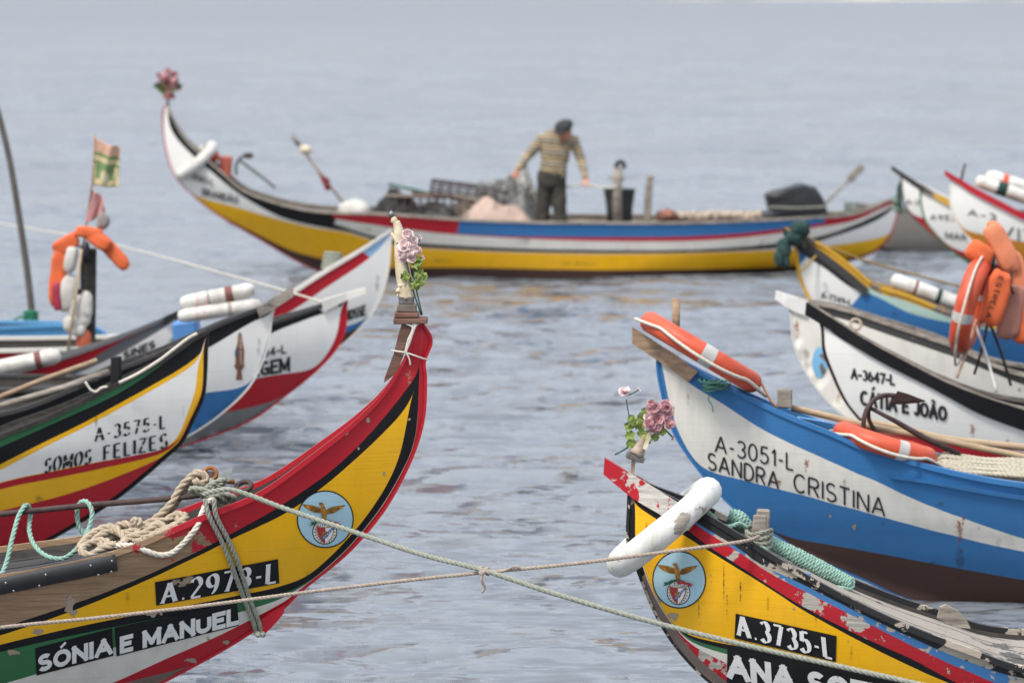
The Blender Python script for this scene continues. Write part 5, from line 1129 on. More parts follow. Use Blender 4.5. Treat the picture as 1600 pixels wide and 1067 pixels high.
heap.append([CR(x + 50 + 10 * math.sin(i * 2.0), y - 22, dd + 0.05) for i, (x, y, dd) in enumerate(((40, 760, -0.22), (110, 690, -0.2), (220, 650, -0.16), (310, 690, -0.2), (280, 750, -0.26), (180, 770, -0.28), (120, 720, -0.2), (240, 690, -0.14), (360, 650, -0.12), (480, 640, -0.12), (560, 610, -0.1), (520, 660, -0.16), (400, 700, -0.22)))])
heap.append([CR(*q) for q in ((330, 660, -0.12), (420, 630, -0.14), (540, 600, -0.1), (640, 560, -0.08), (740, 530, -0.08), (790, 560, -0.14), (700, 620, -0.2), (600, 660, -0.22), (500, 690, -0.25))])
rope_thing('rope_heap', 'heap of thick tan rope piled on the front left boat deck', heap, 0.0185, ROPE_T)
p = [CR(*q) for q in ((290, 740, -0.3), (370, 735, -0.34), (450, 745, -0.36))] + [sonia.onside((120 + x * 0.2062, 700 + y * 0.2062), 0.02) for x, y in ((540, 772), (620, 795), (700, 785), (770, 735), (850, 650), (905, 580))] + [CR(950, 490, -0.25), CR(990, 410, -0.2), CR(1040, 390, -0.15)]
rope_thing('pale_rope', 'pale rope drooping over the worn red rail of the front left boat', [p], 0.0135, ROPE_W)
for off, lab in ((-2, 'left strand of pale rope hanging down the yellow hull across number plate'), (12, 'right strand of pale rope hanging down the yellow hull across number plate')):
    p = [P(322 + off, 780, 16.98)] + [sonia.onside((x + off * (0.8 if y < 900 else 0.6), y), 0.02) for x, y in ((326, 802), (345, 840), (362, 880), (380, 930), (395, 968), (402, 986))] + [P(405 + off * 0.5, 992, 17.2), P(404 + off * 0.5, 985, 17.36)]
    rope_thing('hanging_rope', lab, [p], 0.0118, ROPE_G)
mb = MB(); rng = random.Random(5)
for i in range(7):
    c = CR(1010 + rng.uniform(-60, 110), 330 + rng.uniform(-50, 60), -0.12); a = rng.uniform(0, 3); pts = [c + 0.045 * np.array([math.cos(q) * math.cos(a) * 1.3, -0.6 * math.sin(q), math.cos(q) * math.sin(a) * 0.8 + 0.35 * math.sin(q)]) for q in np.linspace(0, 6.2, 16)]
    mb.add(laid(catmull(pts, 60), 0.0125))
mb.single('rope_knot', 'tangled grey green knot round the bitt of the front left boat', 'rope', ROPE_G)
rt = root('mooring_bitt', 'iron bitt with rusty ring under the rope knot on the front left boat', 'bitt', sonia.deckpt(-0.98).tolist())
c = CR(1030, 330, 0.0); base = sonia.deckpt(-0.98)
meshobj('post', *tube(np.array([base - np.array([0, 0, 0.05]), c + UP * 0.09]), 0.028, 12), RUST, rt); meshobj('crossbar', *tube(np.array([c + np.array([-0.05, 0, 0.06]), c + np.array([0.10, 0, 0.045])]), 0.012, 8), RUSTO, rt)
meshobj('ring', *torus(CR(1265, 290, 0.0), (1, 0, 0.2), (0, 0.8, 0.5), 0.034, 0.012, n=24), RUST, rt)
meshobj('rusty_loop', *torus(CR(1010, 195, -0.02), (1, 0, 0.1), (0, 0.5, 0.8), 0.03, 0.009, n=24), RUSTO, rt)
single('plastic_tag', 'small clear grey plastic tag standing beside the rope knot', 'tag', *slab([CR(1065, 250, -0.1), CR(1075, 195, -0.1), CR(1180, 140, -0.1), CR(1170, 240, -0.1), CR(1100, 270, -0.1)], 0.006, AWAY), plain('grey_plastic', (0.3, 0.32, 0.32), 0.25, 0.3, 40, 0.1), False)

# ---- gear on the front right boat
D = 16.7; k = S(D)
CR = lambda zx, zy, dd=0.0: P(1080 + zx * 0.1874, 740 + zy * 0.1874, D + dd)
rt = root('bollard', 'pair of short grey wooden posts with rope turns on the front right boat', 'bollard', CR(560, 620).tolist())
meshobj('post', *bbox((CR(558, 350, -0.06) + CR(575, 620, -0.06)) / 2, (10.8 * k, 0.022, 26 * k), rotm('Y', R(3)), 0.006, 0.002), WOODG, rt, False)
meshobj('post', *bbox((CR(588, 295, 0.05) + CR(600, 600, 0.05)) / 2, (10.8 * k, 0.022, 29 * k), rotm('Y', R(3)), 0.006, 0.002), WOODG, rt, False)
mb = MB()
for i in range(4): mb.add(laid(catmull([CR(565, 470 + i * 38, 0) + np.array([0.055 * math.cos(q), -0.085 * math.sin(q), 0.008 * math.sin(2 * q + i)]) for q in np.linspace(0, 6.28, 14)], 60), 0.0095))
meshobj('rope_turns', mb.V(), mb.f, ROPE_G, rt)
rt = root('rope_coil', 'mint green rope coiled in a long roll on the front right deck', 'rope', CR(1000, 900).tolist())
a, b = CR(610, 560, 0.12), CR(1330, 920, 0.12); ax = unit(b - a); n1 = unit(np.cross(ax, AWAY)); n2 = np.cross(ax, n1); T = 30
pts = []
for q in np.linspace(0, T, T * 14):
    rr_ = 0.029 * (0.9 + 0.25 * math.sin(math.pi * min(1, q / T * 1.1)) - 0.25 * max(0, q / T - 0.75)); pts.append(a + (b - a) * (q / T) + rr_ * (n1 * math.cos(6.283 * q) + n2 * math.sin(6.283 * q)) + 0.002 * np.array([random.gauss(0, 0.6), 0, random.gauss(0, 0.6)]))
meshobj('roll', *laid(np.array(pts), 0.0098, step=0.011, nk=5), ROPE_M, rt); meshobj('core', *tube(np.array([a, b]), 0.025, 8), ROPE_M, rt)
a, b = CR(320, 340, 0.1), CR(490, 440, 0.1); ax = unit(b - a); n1 = unit(np.cross(ax, AWAY)); n2 = np.cross(ax, n1); pts = [a + (b - a) * (q / 7) + 0.034 * math.sin(math.pi * (0.2 + 0.7 * q / 7)) * (n1 * math.cos(6.283 * q) + n2 * math.sin(6.283 * q)) for q in np.linspace(0, 7, 100)]
meshobj('bight', *laid(np.array(pts), 0.0098, step=0.011), ROPE_M, rt); meshobj('bight_core', *tube(np.array([a, b]), 0.026, 8), ROPE_M, rt)
for pts in (((140, 320, 0.0), (180, 350, 0.0), (240, 420, -0.05), (320, 440, -0.06), (400, 415, -0.02), (470, 450, 0.0)), ((480, 560, -0.1), (540, 600, -0.12), (640, 640, -0.1)), ((1180, 940, 0.1), (1260, 950, 0.08), (1330, 960, 0.1), (1350, 900, 0.12), (1290, 870, 0.12))):
    meshobj('loose_end', *laid(catmull([CR(*q) for q in pts], 60), 0.0098), ROPE_M, rt)
single('blue_strap', 'flat bright blue strap lying on the front right deck by the coil', 'strap', *slab([CR(600, 655, -0.08), CR(700, 715, -0.08), (CR(960, 830, -0.08)), CR(1000, 835, -0.08), CR(985, 855, -0.08), CR(900, 835, -0.08), CR(740, 750, -0.08), CR(620, 680, -0.08)], 0.012, AWAY), plain('blue_webbing', (0.04, 0.2, 0.6), 0.6, 0.2, 40, 0.2), False)
CR = lambda zx, zy, dd=0.0: P(1250 + zx * 0.269, 780 + zy * 0.269, D + dd)
single('deck_cleat', 'grey weathered fin shaped wooden cleat on the front right boat', 'cleat', *slab([CR(798, 690, 0.35), CR(815, 625, 0.35), CR(850, 612, 0.35), CR(920, 650, 0.35), CR(970, 700, 0.35), CR(992, 750, 0.35), CR(900, 740, 0.35)], 0.03, AWAY), WOODG, False)

# ---- gear on the blue and white boat
D = 21.0; k = S(D)
CR = lambda zx, zy, dd=0.0: P(960 + zx * 0.3279, 450 + zy * 0.3279, D + dd)
single('wooden_post', 'short round wooden post standing behind the first orange lifebuoy', 'post', *tube(np.array([CR(297, 215, 0.12), CR(294, 150, 0.12), CR(293, 50, 0.12)]), np.array([5.0, 6.4, 6.4]) * k, 12), WOODT)
mb = MB()
for i in range(14):
    c = CR(478 + random.uniform(-35, 35), 440 + i * 3.2, -0.14 + random.uniform(-0.02, 0.02)); mb.add(tube(catmull([c + 0.05 * np.array([math.cos(q), -math.sin(q), 0.15 * math.sin(q * 2 + i)]) for q in np.linspace(0, 6.2, 14)], 30), 0.0055, 5))
mb.add(tube(catmull([CR(460, 500, -0.18), CR(448, 530, -0.19), CR(465, 560, -0.2), CR(470, 590, -0.2)], 16), 0.004, 5))
mb.single('green_twine', 'clump of green twine hanging under the first orange lifebuoy', 'twine', plain('green_twine', (0.10, 0.26, 0.2), 0.9, 0.3, 40, 0.3))
meshobj('rail_cleat', *bbox(CR(810, 525, 0.0), (11 * k, 0.04, 15 * k), None, 0.008, 0.004), WOODG, sandra.root, False)
CR = lambda zx, zy, dd=0.0: P(1180 + zx * 0.3468, 430 + zy * 0.3468, D + dd)
single('bamboo_pole', 'upper pale pole lying along the blue and white boat', 'pole', *tube(catmull([CR(480, 655, 0.2), CR(700, 700, 0.22), CR(850, 735, 0.24), CR(1211, 775, 0.3), (CR(1700, 830, 0.4))], 50), 0.021, 10), POLE, group=None)
single('bamboo_pole', 'long tan pole from cleat to right edge along the blue boat', 'pole', *tube(catmull([CR(165, 597, 0.05), CR(330, 635, 0.08), CR(560, 690, 0.1), CR(830, 740, 0.14), CR(1211, 818, 0.2), CR(1700, 915, 0.3)], 60), 0.019, 10), POLE)
for (pts, lab) in ((((190, 640, -0.05), (330, 665, -0.05), (450, 700, 0.0)), 'thin blue cord strung from cleat to second orange lifebuoy'),):
    rope_thing('blue_rope', lab, [[CR(*q) for q in pts]], 0.007, plain('blue_cord', (0.12, 0.3, 0.55), 0.7, 0.2, 30, 0.2), False)
rope_thing('orange_rope', 'thin orange cord trailing from first lifebuoy to the wooden cleat', [[P(x, y, 20.9) for x, y in ((1178, 590), (1190, 600), (1198, 615), (1206, 628), (1214, 636))]], 0.006, plain('orange_cord', (0.5, 0.2, 0.08), 0.7, 0.2, 30, 0.2), False)
CR = lambda zx, zy, dd=0.0: P(1300 + zx * 0.1875, 580 + zy * 0.1875, D + dd)
rt = root('anchor', 'rusty brown grapnel anchor with broad fluke propped on the blue boat', 'anchor', CR(400, 560).tolist())
meshobj('arm', *tube(catmull([CR(262, 480, -0.05), CR(268, 390, -0.05), CR(300, 300, -0.03), CR(360, 230, 0.0), (CR(440, 200, 0.02)), CR(540, 205, 0.03), CR(640, 225, 0.03)], 40), 0.0135, 9), RUST, rt)
meshobj('arm', *tube(catmull([CR(330, 260, 0.0), CR(305, 330, 0.03), CR(315, 420, 0.06), CR(375, 510, 0.08)], 24), 0.0115, 9), RUST, rt)
meshobj('shank', *tube(np.array([CR(318, 305, 0.0), CR(520, 410, 0.03), CR(760, 550, 0.06), CR(1060, 690, 0.1)]), np.array([0.011, 0.014, 0.018, 0.016]), 10), RUST, rt)
meshobj('fluke', *slab([CR(545, 163, 0.0), CR(640, 190, 0.0), CR(780, 245, 0.0), CR(700, 260, 0.02), (CR(560, 272, 0.02)), CR(480, 258, 0.02), CR(520, 215, 0.01)], 0.02, (0, 0.9, -0.3)), RUST, rt, False)
pile = []
for i in range(9):
    y0 = 700 + i * 17; pile.append([CR(*q) for q in ((860 + 22 * (i % 3), y0 + 30, 0.12 - i * 0.03), (920, y0 - 8 + random.uniform(-8, 8), 0.12 - i * 0.03), (1100, y0 + 8, 0.12 - i * 0.03), (1300, y0 + 25 + random.uniform(-10, 10), 0.12 - i * 0.03), (1500, y0 + 34, 0.1 - i * 0.03), (1750, y0 + 55, 0.1 - i * 0.03))])
rope_thing('rope_pile', 'faded cream rope flaked in long bights on the blue boat', pile, 0.0125, plain('cream_rope', (0.46, 0.42, 0.32), 0.9, 0.3, 60, 0.4))
meshobj('stern_cover', *sell(CR(1480, 880, 0.0), (0.07, 0.05, 0.05), 0.6, 10, 14, None, 0.1, 8), PLW, sandra.root)

# ---- stand with life jackets, right
D = 25.2; k = S(D)
CR = lambda zx, zy, dd=0.0: P(1460 + zx * 0.2811, 330 + zy * 0.2811, D + dd)
rt = root('jacket_stand', 'thin wire stand with black post holding upright lifebuoy and jackets', 'stand', CR(280, 980).tolist())
for (a, b, m, dd) in (((235, 600), (125, 925), WOODT, -0.15), ((225, 620), (345, 1005), PLW, -0.2), ((300, 600), (222, 905), RUST, 0.1), ((315, 640), (425, 968), RUST, 0.1)):
    meshobj('leg', *tube(catmull([CR(*a), (CR(*a) + CR(*b, dd)) / 2 + np.array([0.008, 0, 0]), CR(*b, dd)], 14), 0.0095, 8), m, rt)
meshobj('post', *tube(np.array([CR(345, 250), CR(310, 400), CR(265, 620)]), 0.02, 10), RUBBER, rt); meshobj('post_cap', *lathe([(0.022, 0), (0.026, 0.01), (0.026, 0.06), (0.02, 0.075)], CR(342, 300), 14, unit(CR(355, 235) - CR(340, 300))), SILV, rt)
def jacket(label, blocks, straps=(), group=None):
    """life jacket: padded cloth panels sewn together (centre, half size px, tilt, material)"""
    c0 = CR(*blocks[0][0]); rt = root('life_jacket', label, 'life jacket', c0.tolist(), group=group)
    for (c, hx, hy, hz, tilt, m) in blocks:
        Rm = rotm('Y', R(tilt)) @ rotm('Z', R(random.uniform(-12, 12)))
        v, f = sell(CR(*c), (hx * k, hz, hy * k), 0.55, 24, 34, Rm, 0.11, 9, c[0]); meshobj('panel', v, f, m, rt)
    for s_ in straps: meshobj('strap', *tube(catmull([CR(*q) for q in s_], 20), 0.008, 6), plain('black_strap', (0.015, 0.015, 0.015), 0.7, 0.2, 30, 0.1), rt)
    return rt
j = jacket('bright orange life jacket with black lettering beside the upright lifebuoy', [((340, 485, -0.12), 19, 43, 0.05, 15, PLO2), ((255, 232, -0.05), 22, 16, 0.05, -32 + 60, PLO2)], [((430, 330, -0.1), (425, 420, -0.14), (440, 460, -0.1))])
# lettering on the jacket block
st, adv = layout('ESTRELA', 'sans'); p0 = np.array([366.0, 365]); p1 = np.array([292.0, 590]); ex = (p1 - p0) / adv; up = np.array([26.0, 8.0]); V_ = []; F_ = []; n_ = 0
for s_ in st:
    v, f = ribbon(s_, 0.16, 'hand', 8.0 / 26 * 3)
    for q in v: z = p0 + ex * q[0] + up * (q[1] - 0.3); V_.append(CR(z[0], z[1], -0.178))
    F_ += [tuple(i + n_ for i in t) for t in f]; n_ += len(v)
meshobj('lettering', V_, F_, INK, j, False)
jacket('sun bleached life jacket draped over the top of wire stand', [((375, 205, 0.0), 17, 42, 0.045, -28, PLO3), ((340, 130, 0.02), 11, 22, 0.04, -12, PLO3), ((460, 340, 0.05), 16, 34, 0.05, -22, PLO3)])
jacket('faded brownish life jacket hanging behind the bright orange one', [((425, 560, -0.02), 19, 42, 0.05, 8, plain('faded_brown_cloth', (0.36, 0.16, 0.12), 0.8, 0.25, 6, 0.4)), ((490, 580, 0.0), 15, 44, 0.05, 4, PLO2)])

# ---- jackets, cloths and flag on the post at the left
D = 30.6; k = S(D)
CR = lambda zx, zy, dd=0.0: P(60 + zx * 0.3376, 200 + zy * 0.3376, D + dd)
rt = root('mooring_post', 'dark weathered post at left draped with life jackets', 'post', CR(228, 1000).tolist())
meshobj('shaft', *bbox((CR(228, 560) + CR(228, 1230)) / 2, (12 * k, 0.05, 115 * k), rotm('Y', R(1.5)), 0.012, 0.006), WOODD, rt, False); meshobj('collar', *lathe([(0.07, 0), (0.075, 0.01), (0.075, 0.05), (0.07, 0.06)], CR(222, 780), 14), RUST, rt); meshobj('block', *sell(CR(218, 570, -0.08), (0.035, 0.05, 0.075), 0.7), RUBBER, rt)
jacket('orange life jacket slung across the left post with its collar on top', [((92, 690, -0.02), 13, 46, 0.05, 6, PLO2), ((130, 540, -0.03), 22, 13, 0.05, -32, PLO2), ((345, 575, -0.03), 33, 11, 0.05, 47, PLO2), ((235, 485, -0.05), 22, 9, 0.05, 8, PLO2), ((280, 520, -0.06), 22, 11, 0.05, 32, PLO2)], [((150, 560, -0.06), (180, 545, -0.07), (205, 560, -0.07))])
rt = root('cloth_bundle', 'dirty white cloths and bags tied to the left post', 'cloth', CR(170, 940).tolist())
CLOTH = plain('dirty_white_cloth', (0.55, 0.53, 0.48), 0.9, 0.3, 6, 0.6)
for (zx, zy, hx, hz, t) in ((150, 610, 10, 22, 12), (140, 770, 14, 30, 3), (190, 850, 18, 26, -6), (160, 905, 16, 14, 0), (222, 820, 10, 22, 0), (185, 930, 12, 12, 0)): meshobj('bag', *sell(CR(zx, zy, -0.07), (hx * k, 0.06, hz * k), 0.75, 18, 26, rotm('Y', R(t)), 0.16, 9, zx), CLOTH, rt)
single('red_can', 'small red padded can hanging by white cloths on the left post', 'can', *sell(CR(85, 780, -0.1), (6.5 * k, 0.03, 22 * k), 0.45, 12, 16, rotm('Y', R(-3))), plain('raspberry', (0.36, 0.03, 0.06), 0.6, 0.2, 10, 0.1))
single('orange_bag', 'rumpled orange red bag at the foot of the left post', 'bag', *sell(CR(210, 975, -0.05), (12 * k, 0.07, 16 * k), 0.8, 14, 20, None, 0.2, 9), plain('red_orange_cloth', (0.42, 0.1, 0.05), 0.85, 0.3, 8, 0.4))
single('thin_stick', 'thin pale stick leaning against the left post', 'stick', *tube(np.array([CR(200, 560, -0.13), CR(170, 800, -0.15), CR(133, 1060, -0.17)]), 0.011, 8), POLE)
single('grey_cloth_bunch', 'bunch of grey rag tied above the life jacket', 'cloth', *sell(CR(300, 430, -0.02), (10 * k, 0.05, 13 * k), 0.9, 16, 20, None, 0.28, 12), plain('grey_rag', (0.28, 0.25, 0.23), 0.9, 0.5, 20, 0.5))
def cloth_sheet(corners, nx=22, ny=14, amp=0.03, seed=0):
    tl, tr_, br, bl = [np.asarray(c) for c in corners]; v = []
    for i in range(ny + 1):
        for j in range(nx + 1):
            s_, t = j / nx, i / ny; a = tl + (tr_ - tl) * s_; b = bl + (br - bl) * s_; q = a + (b - a) * t
            v.append(q + AWAY * (amp * math.sin(s_ * 8 + t * 2 + seed) * s_ + 0.4 * amp * math.sin(s_ * 15 + t * 7) * s_) + UP * 0.3 * amp * math.sin(s_ * 9 + seed) * s_)
    f = [(i * (nx + 1) + j, i * (nx + 1) + j + 1, (i + 1) * (nx + 1) + j + 1, (i + 1) * (nx + 1) + j) for i in range(ny) for j in range(nx)]
    return np.array(v), f
rt = root('flag', 'small green and yellow flag on a stick above the left post', 'flag', CR(215, 540).tolist())
meshobj('stick', *tube(np.array([CR(205, 570, 0.03), CR(225, 420, 0.03), CR(250, 250, 0.0), CR(262, 28, 0.0)]), 0.008, 8), WOODT, rt)
FY = plain('faded_yellow_cloth', (0.52, 0.44, 0.24), 0.85, 0.2, 10, 0.2); FP = plain('faded_peach_cloth', (0.55, 0.34, 0.24), 0.85, 0.2, 10, 0.2); FG = plain('green_cloth', (0.16, 0.24, 0.10), 0.85, 0.3, 10, 0.2); FW = plain('cream_cloth', (0.62, 0.58, 0.44), 0.85, 0.2, 10, 0.2)
v, f = cloth_sheet([CR(258, 48), CR(378, 95), CR(372, 280), CR(250, 265)], 30, 26, 0.035); fm = []
for i in range(26):
    for j in range(30):
        s_, t = j / 29, i / 25; m = 1 if t < 0.27 else 2 if t < 0.36 else 0 if t < 0.47 else 2 if t < 0.55 else 0
        if t >= 0.55:
            d_ = math.hypot((s_ - 0.45) * 1.1, t - 0.8); m = 3 if d_ < 0.1 else 0 if d_ < 0.17 else 2 if (abs(s_ - 0.45) < 0.36 and t < 0.86) else 0
        fm.append(m)
sheet = meshobj('sheet', v, f, [FY, FP, FG, FW], rt, True, fm); sm = sheet.modifiers.new('s', 'SOLIDIFY'); sm.thickness = 0.003
rt = root('pennant', 'faded pink rag pennant below the green and yellow flag', 'flag', CR(230, 410).tolist())
v, f = cloth_sheet([CR(245, 285, 0.02), CR(300, 320, 0.02), CR(312, 395, 0.02), CR(220, 440, 0.02)], 16, 14, 0.03, 2); sh = meshobj('sheet', v, f, plain('faded_pink_cloth', (0.48, 0.24, 0.23), 0.85, 0.2, 10, 0.2), rt); sm = sh.modifiers.new('s', 'SOLIDIFY'); sm.thickness = 0.003
p = PP([(60, 560), (52, 505), (42, 420), (30, 340), (15, 250), (-2, 180), (-20, 120)], 35.0)
single('mooring_pole', 'leaning grey wooden pole at left edge standing in the water', 'pole', *tube(catmull([P(80, 680, 35.0)] + p, 50), np.linspace(0.036, 0.026, 50), 10), plain('dark_grey_pole', (0.12, 0.105, 0.09), 0.85, 0.5, 7, 0.5, (5, 5, 0.7)))
mb = MB()
for i in range(5): mb.add(tube(catmull([P(48 + random.uniform(-2, 2), 488 + i * 3, 35.0) + 0.055 * np.array([math.cos(q), -math.sin(q), 0.2 * math.sin(q + i)]) for q in np.linspace(0, 6.28, 12)], 24), 0.014, 6))
mb.add(tube(catmull(PP([(44, 492, 34.95), (30, 496, 34.9), (22, 500, 34.9), (14, 508, 34.9), (20, 500, 34.9)]), 20), 0.012, 6))
mb.single('green_lashing', 'green rope lashed round the leaning pole at left', 'rope', plain('bright_green_rope', (0.03, 0.2, 0.11), 0.8, 0.3, 30, 0.3))

# ---- fenders
def fender(label, a, b, r, bands=()):
    a, b = np.asarray(a), np.asarray(b); L = np.linalg.norm(b - a); ax = (b - a) / L
    rt = root('fender', label, 'fender', (float((a + b)[0] / 2), float((a + b)[1] / 2), float(min(a[2], b[2]) - r)), group='white fenders')
    prof = [(r * 0.25, -r * 0.55), (r * 0.75, -r * 0.35), (r, 0.03), (r * 1.02, L * 0.3), (r, L * 0.7), (r, L - 0.03), (r * 0.75, L + r * 0.35), (r * 0.25, L + r * 0.55)]
    meshobj('tube', *lathe(prof, a, 20, ax), PLW, rt)
    for (t, m, w_) in bands: meshobj('band', *lathe([(r * 1.0, 0), (r * 1.045, 0.004), (r * 1.045, w_ - 0.004), (r, w_)], a + ax * L * t, 20, ax), m, rt)
    return rt
TAPE = plain('brown_tape', (0.2, 0.07, 0.06), 0.7, 0.3, 20, 0.2); STR = plain('red_string', (0.55, 0.12, 0.12), 0.8, 0.2, 20, 0)
D = 28.9
fender('upper white fender with brown tape lying across the left boats', P(288, 474, D), P(392, 453, D), 0.058, ((0.62, TAPE, 0.06), (0.2, STR, 0.008), (0.32, STR, 0.008), (0.36, INK, 0.012)))
fender('lower white fender lying under the taped one', P(284, 494, D - 0.05), P(402, 477, D - 0.05), 0.053, ((0.62, ROPE_B, 0.03), (0.2, STR, 0.008), (0.3, STR, 0.008)))
fender('white fender with tan tape lying in the dark red boat', P(-60, 588, 29.0), P(88, 556, 29.0), 0.062, ((0.78, TAPE, 0.05),))
V_, F_ = bbox((P(272, 507, 29.2) + P(312, 528, 29.2)) / 2, (20 * S(29), 0.15, 17 * S(29)), rotm('Y', R(-8)), 0.012); single('blue_tub', 'blue plastic tub under the two white fenders', 'tub', V_, F_, plain('blue_plastic', (0.09, 0.25, 0.55), 0.5, 0.2, 6, 0.1), False)
fender('long grimy white fender lying aboard the yellow edged blue boat', P(1398, 438, 31.8), P(1496, 474, 31.8), 0.062, ((0.3, TAPE, 0.03), (0.66, NETG, 0.04)))
fender('upper white fender on the red railed boat at right edge', P(1546, 276, 37.2), P(1640, 306, 37.2), 0.07, ((0.2, PLO, 0.06),))
fender('lower white fender on the red railed boat at right edge', P(1530, 283, 37.0), P(1640, 322, 37.0), 0.065, ((0.25, NETG, 0.1),))
single('thin_iron_rod', 'thin dark rod standing on the red railed boat', 'rod', *tube(np.array(PP([(1501, 285), (1505, 268), (1508, 256)], 37.1)), 0.012, 8), RUST)

# ---- other bits on the left boats
single('black_post', 'short black wooden post on the green railed boat', 'post', *bbox((P(181, 556, 22.1) + P(181, 612, 22.1)) / 2, (8 * S(22), 0.03, 28 * S(22)), rotm('Y', R(1)), 0.006, 0.003), plain('black_wood', BLK, 0.6, 0.4, 10, 0.3), False)
rope_thing('white_rope', 'frayed white cord lying along the green and black rail', [[P(x, y, 21.95) for x, y in ((186, 598), (215, 584), (250, 562), (275, 543), (295, 528), (308, 521))]], 0.009, ROPE_W, False)
rope_thing('white_rope', 'short white cord tied off beside the short black post', [[P(x, y, 21.9) for x, y in ((133, 596), (142, 609), (150, 612), (158, 606), (168, 604))]], 0.007, ROPE_W, False)
single('boat_hook', 'tan wooden pole lying along the dark red boat', 'pole', *tube(np.array(PP([(152, 563), (70, 592), (-20, 628), (-120, 660)], 25.2)), 0.018, 10), WOODT)
single('boat_hook', 'weathered plank edge pole beside the saint painted boat rail', 'pole', *tube(np.array(PP([(170, 580), (100, 605), (0, 634)], 25.0)), 0.02, 8), WOODG)
rt = root('rope_coil', 'grey green rope coil on the red railed white boat', 'rope', P(520, 428, 31.3).tolist())
pts = []
for q in np.linspace(0, 4.5, 90): pts.append(P(520, 421 - 5.6 * q, 31.3) + (0.088 - 0.006 * q) * np.array([math.cos(6.283 * q), -math.sin(6.283 * q), 0.15 * math.sin(6.283 * q)]))
meshobj('turns', *tube(np.array(pts), 0.0155, 8), ROPE_G, rt); meshobj('core', *lathe([(0.06, 0), (0.035, 0.10)], P(520, 427, 31.3), 14), STONE, rt)
rope_thing('mooring_rope', 'thin pale line slanting over water to the white plank on left', [PP([(505, 472, 28.1), (430, 450, 29.5), (340, 425, 31.5), (240, 398, 34), (120, 370, 37.5), (-200, 318, 46)])], 0.008, ROPE_W, False)
single('mooring_ring', 'pale rope ring on the deck of the black railed white boat', 'ring', *torus(P(1337, 507, 25.2), (1, 0, 0.2), (0, 0.3, 1), 0.035, 0.010, n=24), ROPE_T)
rt = root('net_bundle', 'dark green net bundle tied over the prow of the blue boat', 'net', P(1240, 400, 32).tolist())
for (x, y, hx, hz, s_) in ((1250, 358, 15, 13, 1), (1240, 372, 13, 12, 2), (1225, 390, 11, 17, 3), (1218, 404, 8, 12, 4), (1228, 408, 6, 10, 5)): meshobj('bunch', *sell(P(x, y, 31.9), (hx * S(32), 0.09, hz * S(32)), 0.85, 18, 24, None, 0.25, 14, s_), NETG, rt)
rope_thing('yellow_line', 'thin ochre line running from the yellow edged prow to the right', [PP([(1275, 400, 31.9), (1250, 425, 31.8)]) , PP([(1290, 385, 31.9), (1360, 410, 32.2), (1440, 432, 32.6), (1510, 450, 33)])], 0.010, plain('ochre_rope', (0.36, 0.24, 0.07), 0.8, 0.3, 30, 0.2), False)
rope_thing('stern_line', 'green rope tied round the far boat stern and the white bow', [[P(1402 + 5 * math.cos(q), 306 + 2 * q, 44.5) + AWAY * 0.1 * math.sin(q) for q in np.linspace(0, 6.28 * 2, 24)] + PP([(1405, 300, 44), (1408, 285, 43)])], 0.03, plain('dull_green_rope', (0.14, 0.2, 0.15), 0.85, 0.3, 30, 0.3), False)

# ---- far boat cargo
D = 46.0; k = S(D)
rt = root('flower_bouquet', 'red and pink flowers on a stem topping the far upswept prow', 'flowers', P(262, 166, D).tolist())
meshobj('stem', *tube(np.array(PP([(262, 170), (263, 150), (262, 120)], D)), 0.015, 8), STEMM, rt)
rng = random.Random(2)
for i in range(34):
    a = rng.uniform(0, 6.28); q = rng.uniform(0, 1) ** 0.6; blossom('blossom', P(263 + 15 * q * math.cos(a) - (4 if i % 3 == 0 else 0), 131 + 24 * q * math.sin(a), D) + AWAY * rng.uniform(-0.1, 0.1), 0.036, REDP if i % 4 else PINK, rt, (rng.uniform(-1, 1), -0.8, rng.uniform(-0.5, 0.8)), 2, 6)
for i in range(24):
    a = rng.uniform(0, 6.28); q = rng.uniform(0, 1) ** 0.6; leaf(P(263 + 13 * q * math.cos(a), 136 + 20 * q * math.sin(a), D), (math.cos(a), -0.3, math.sin(a)), (0.1, -1, 0.2), 0.055, 0.028, LEAFD if i % 3 else LEAF, rt)
FAR = lambda zx, zy, dd=0.0: P(230 + zx * 0.328, 90 + zy * 0.328, D + dd)
single('red_jerrycan', 'faded orange red can behind far prow beside white lifebuoy', 'can', *bbox(FAR(372, 520), (0.075, 0.07, 0.13), rotm('Y', R(6)), 0.02, 0.004), plain('faded_red_plastic', (0.42, 0.1, 0.06), 0.6, 0.2, 6, 0.1), False)
single('orange_float', 'small orange float behind the white lifebuoy on far boat', 'float', *sell(FAR(320, 470), (0.06, 0.06, 0.07), 0.9, 12, 16, None, 0.1, 9), PLO)
rt = root('small_anchor', 'small dark anchor hooked over rail of the far bow', 'anchor', FAR(430, 560).tolist())
meshobj('arm', *tube(catmull([FAR(425, 560), FAR(425, 510), FAR(450, 475), FAR(485, 462)], 20), 0.016, 8), RUST, rt); meshobj('fluke', *sell(FAR(482, 468), (0.06, 0.02, 0.035), 0.7), RUST, rt); meshobj('shank', *tube(catmull([FAR(440, 490), FAR(520, 550), FAR(610, 620)], 12), 0.014, 8), RUST, rt)
rt = root('marker_flag', 'leaning stick with dark red pennant and float on the far boat', 'flag', FAR(925, 700).tolist())
meshobj('stick', *tube(np.array([FAR(695, 378), FAR(800, 520), FAR(940, 700)]), 0.015, 8), WOODT, rt); meshobj('stick_end', *tube(np.array([FAR(692, 372), FAR(722, 418)]), 0.03, 8), WOODG, rt); meshobj('float', *sell(FAR(755, 440), (0.075, 0.07, 0.055), 0.9), plain('cream_foam', (0.6, 0.5, 0.36), 0.8), rt)
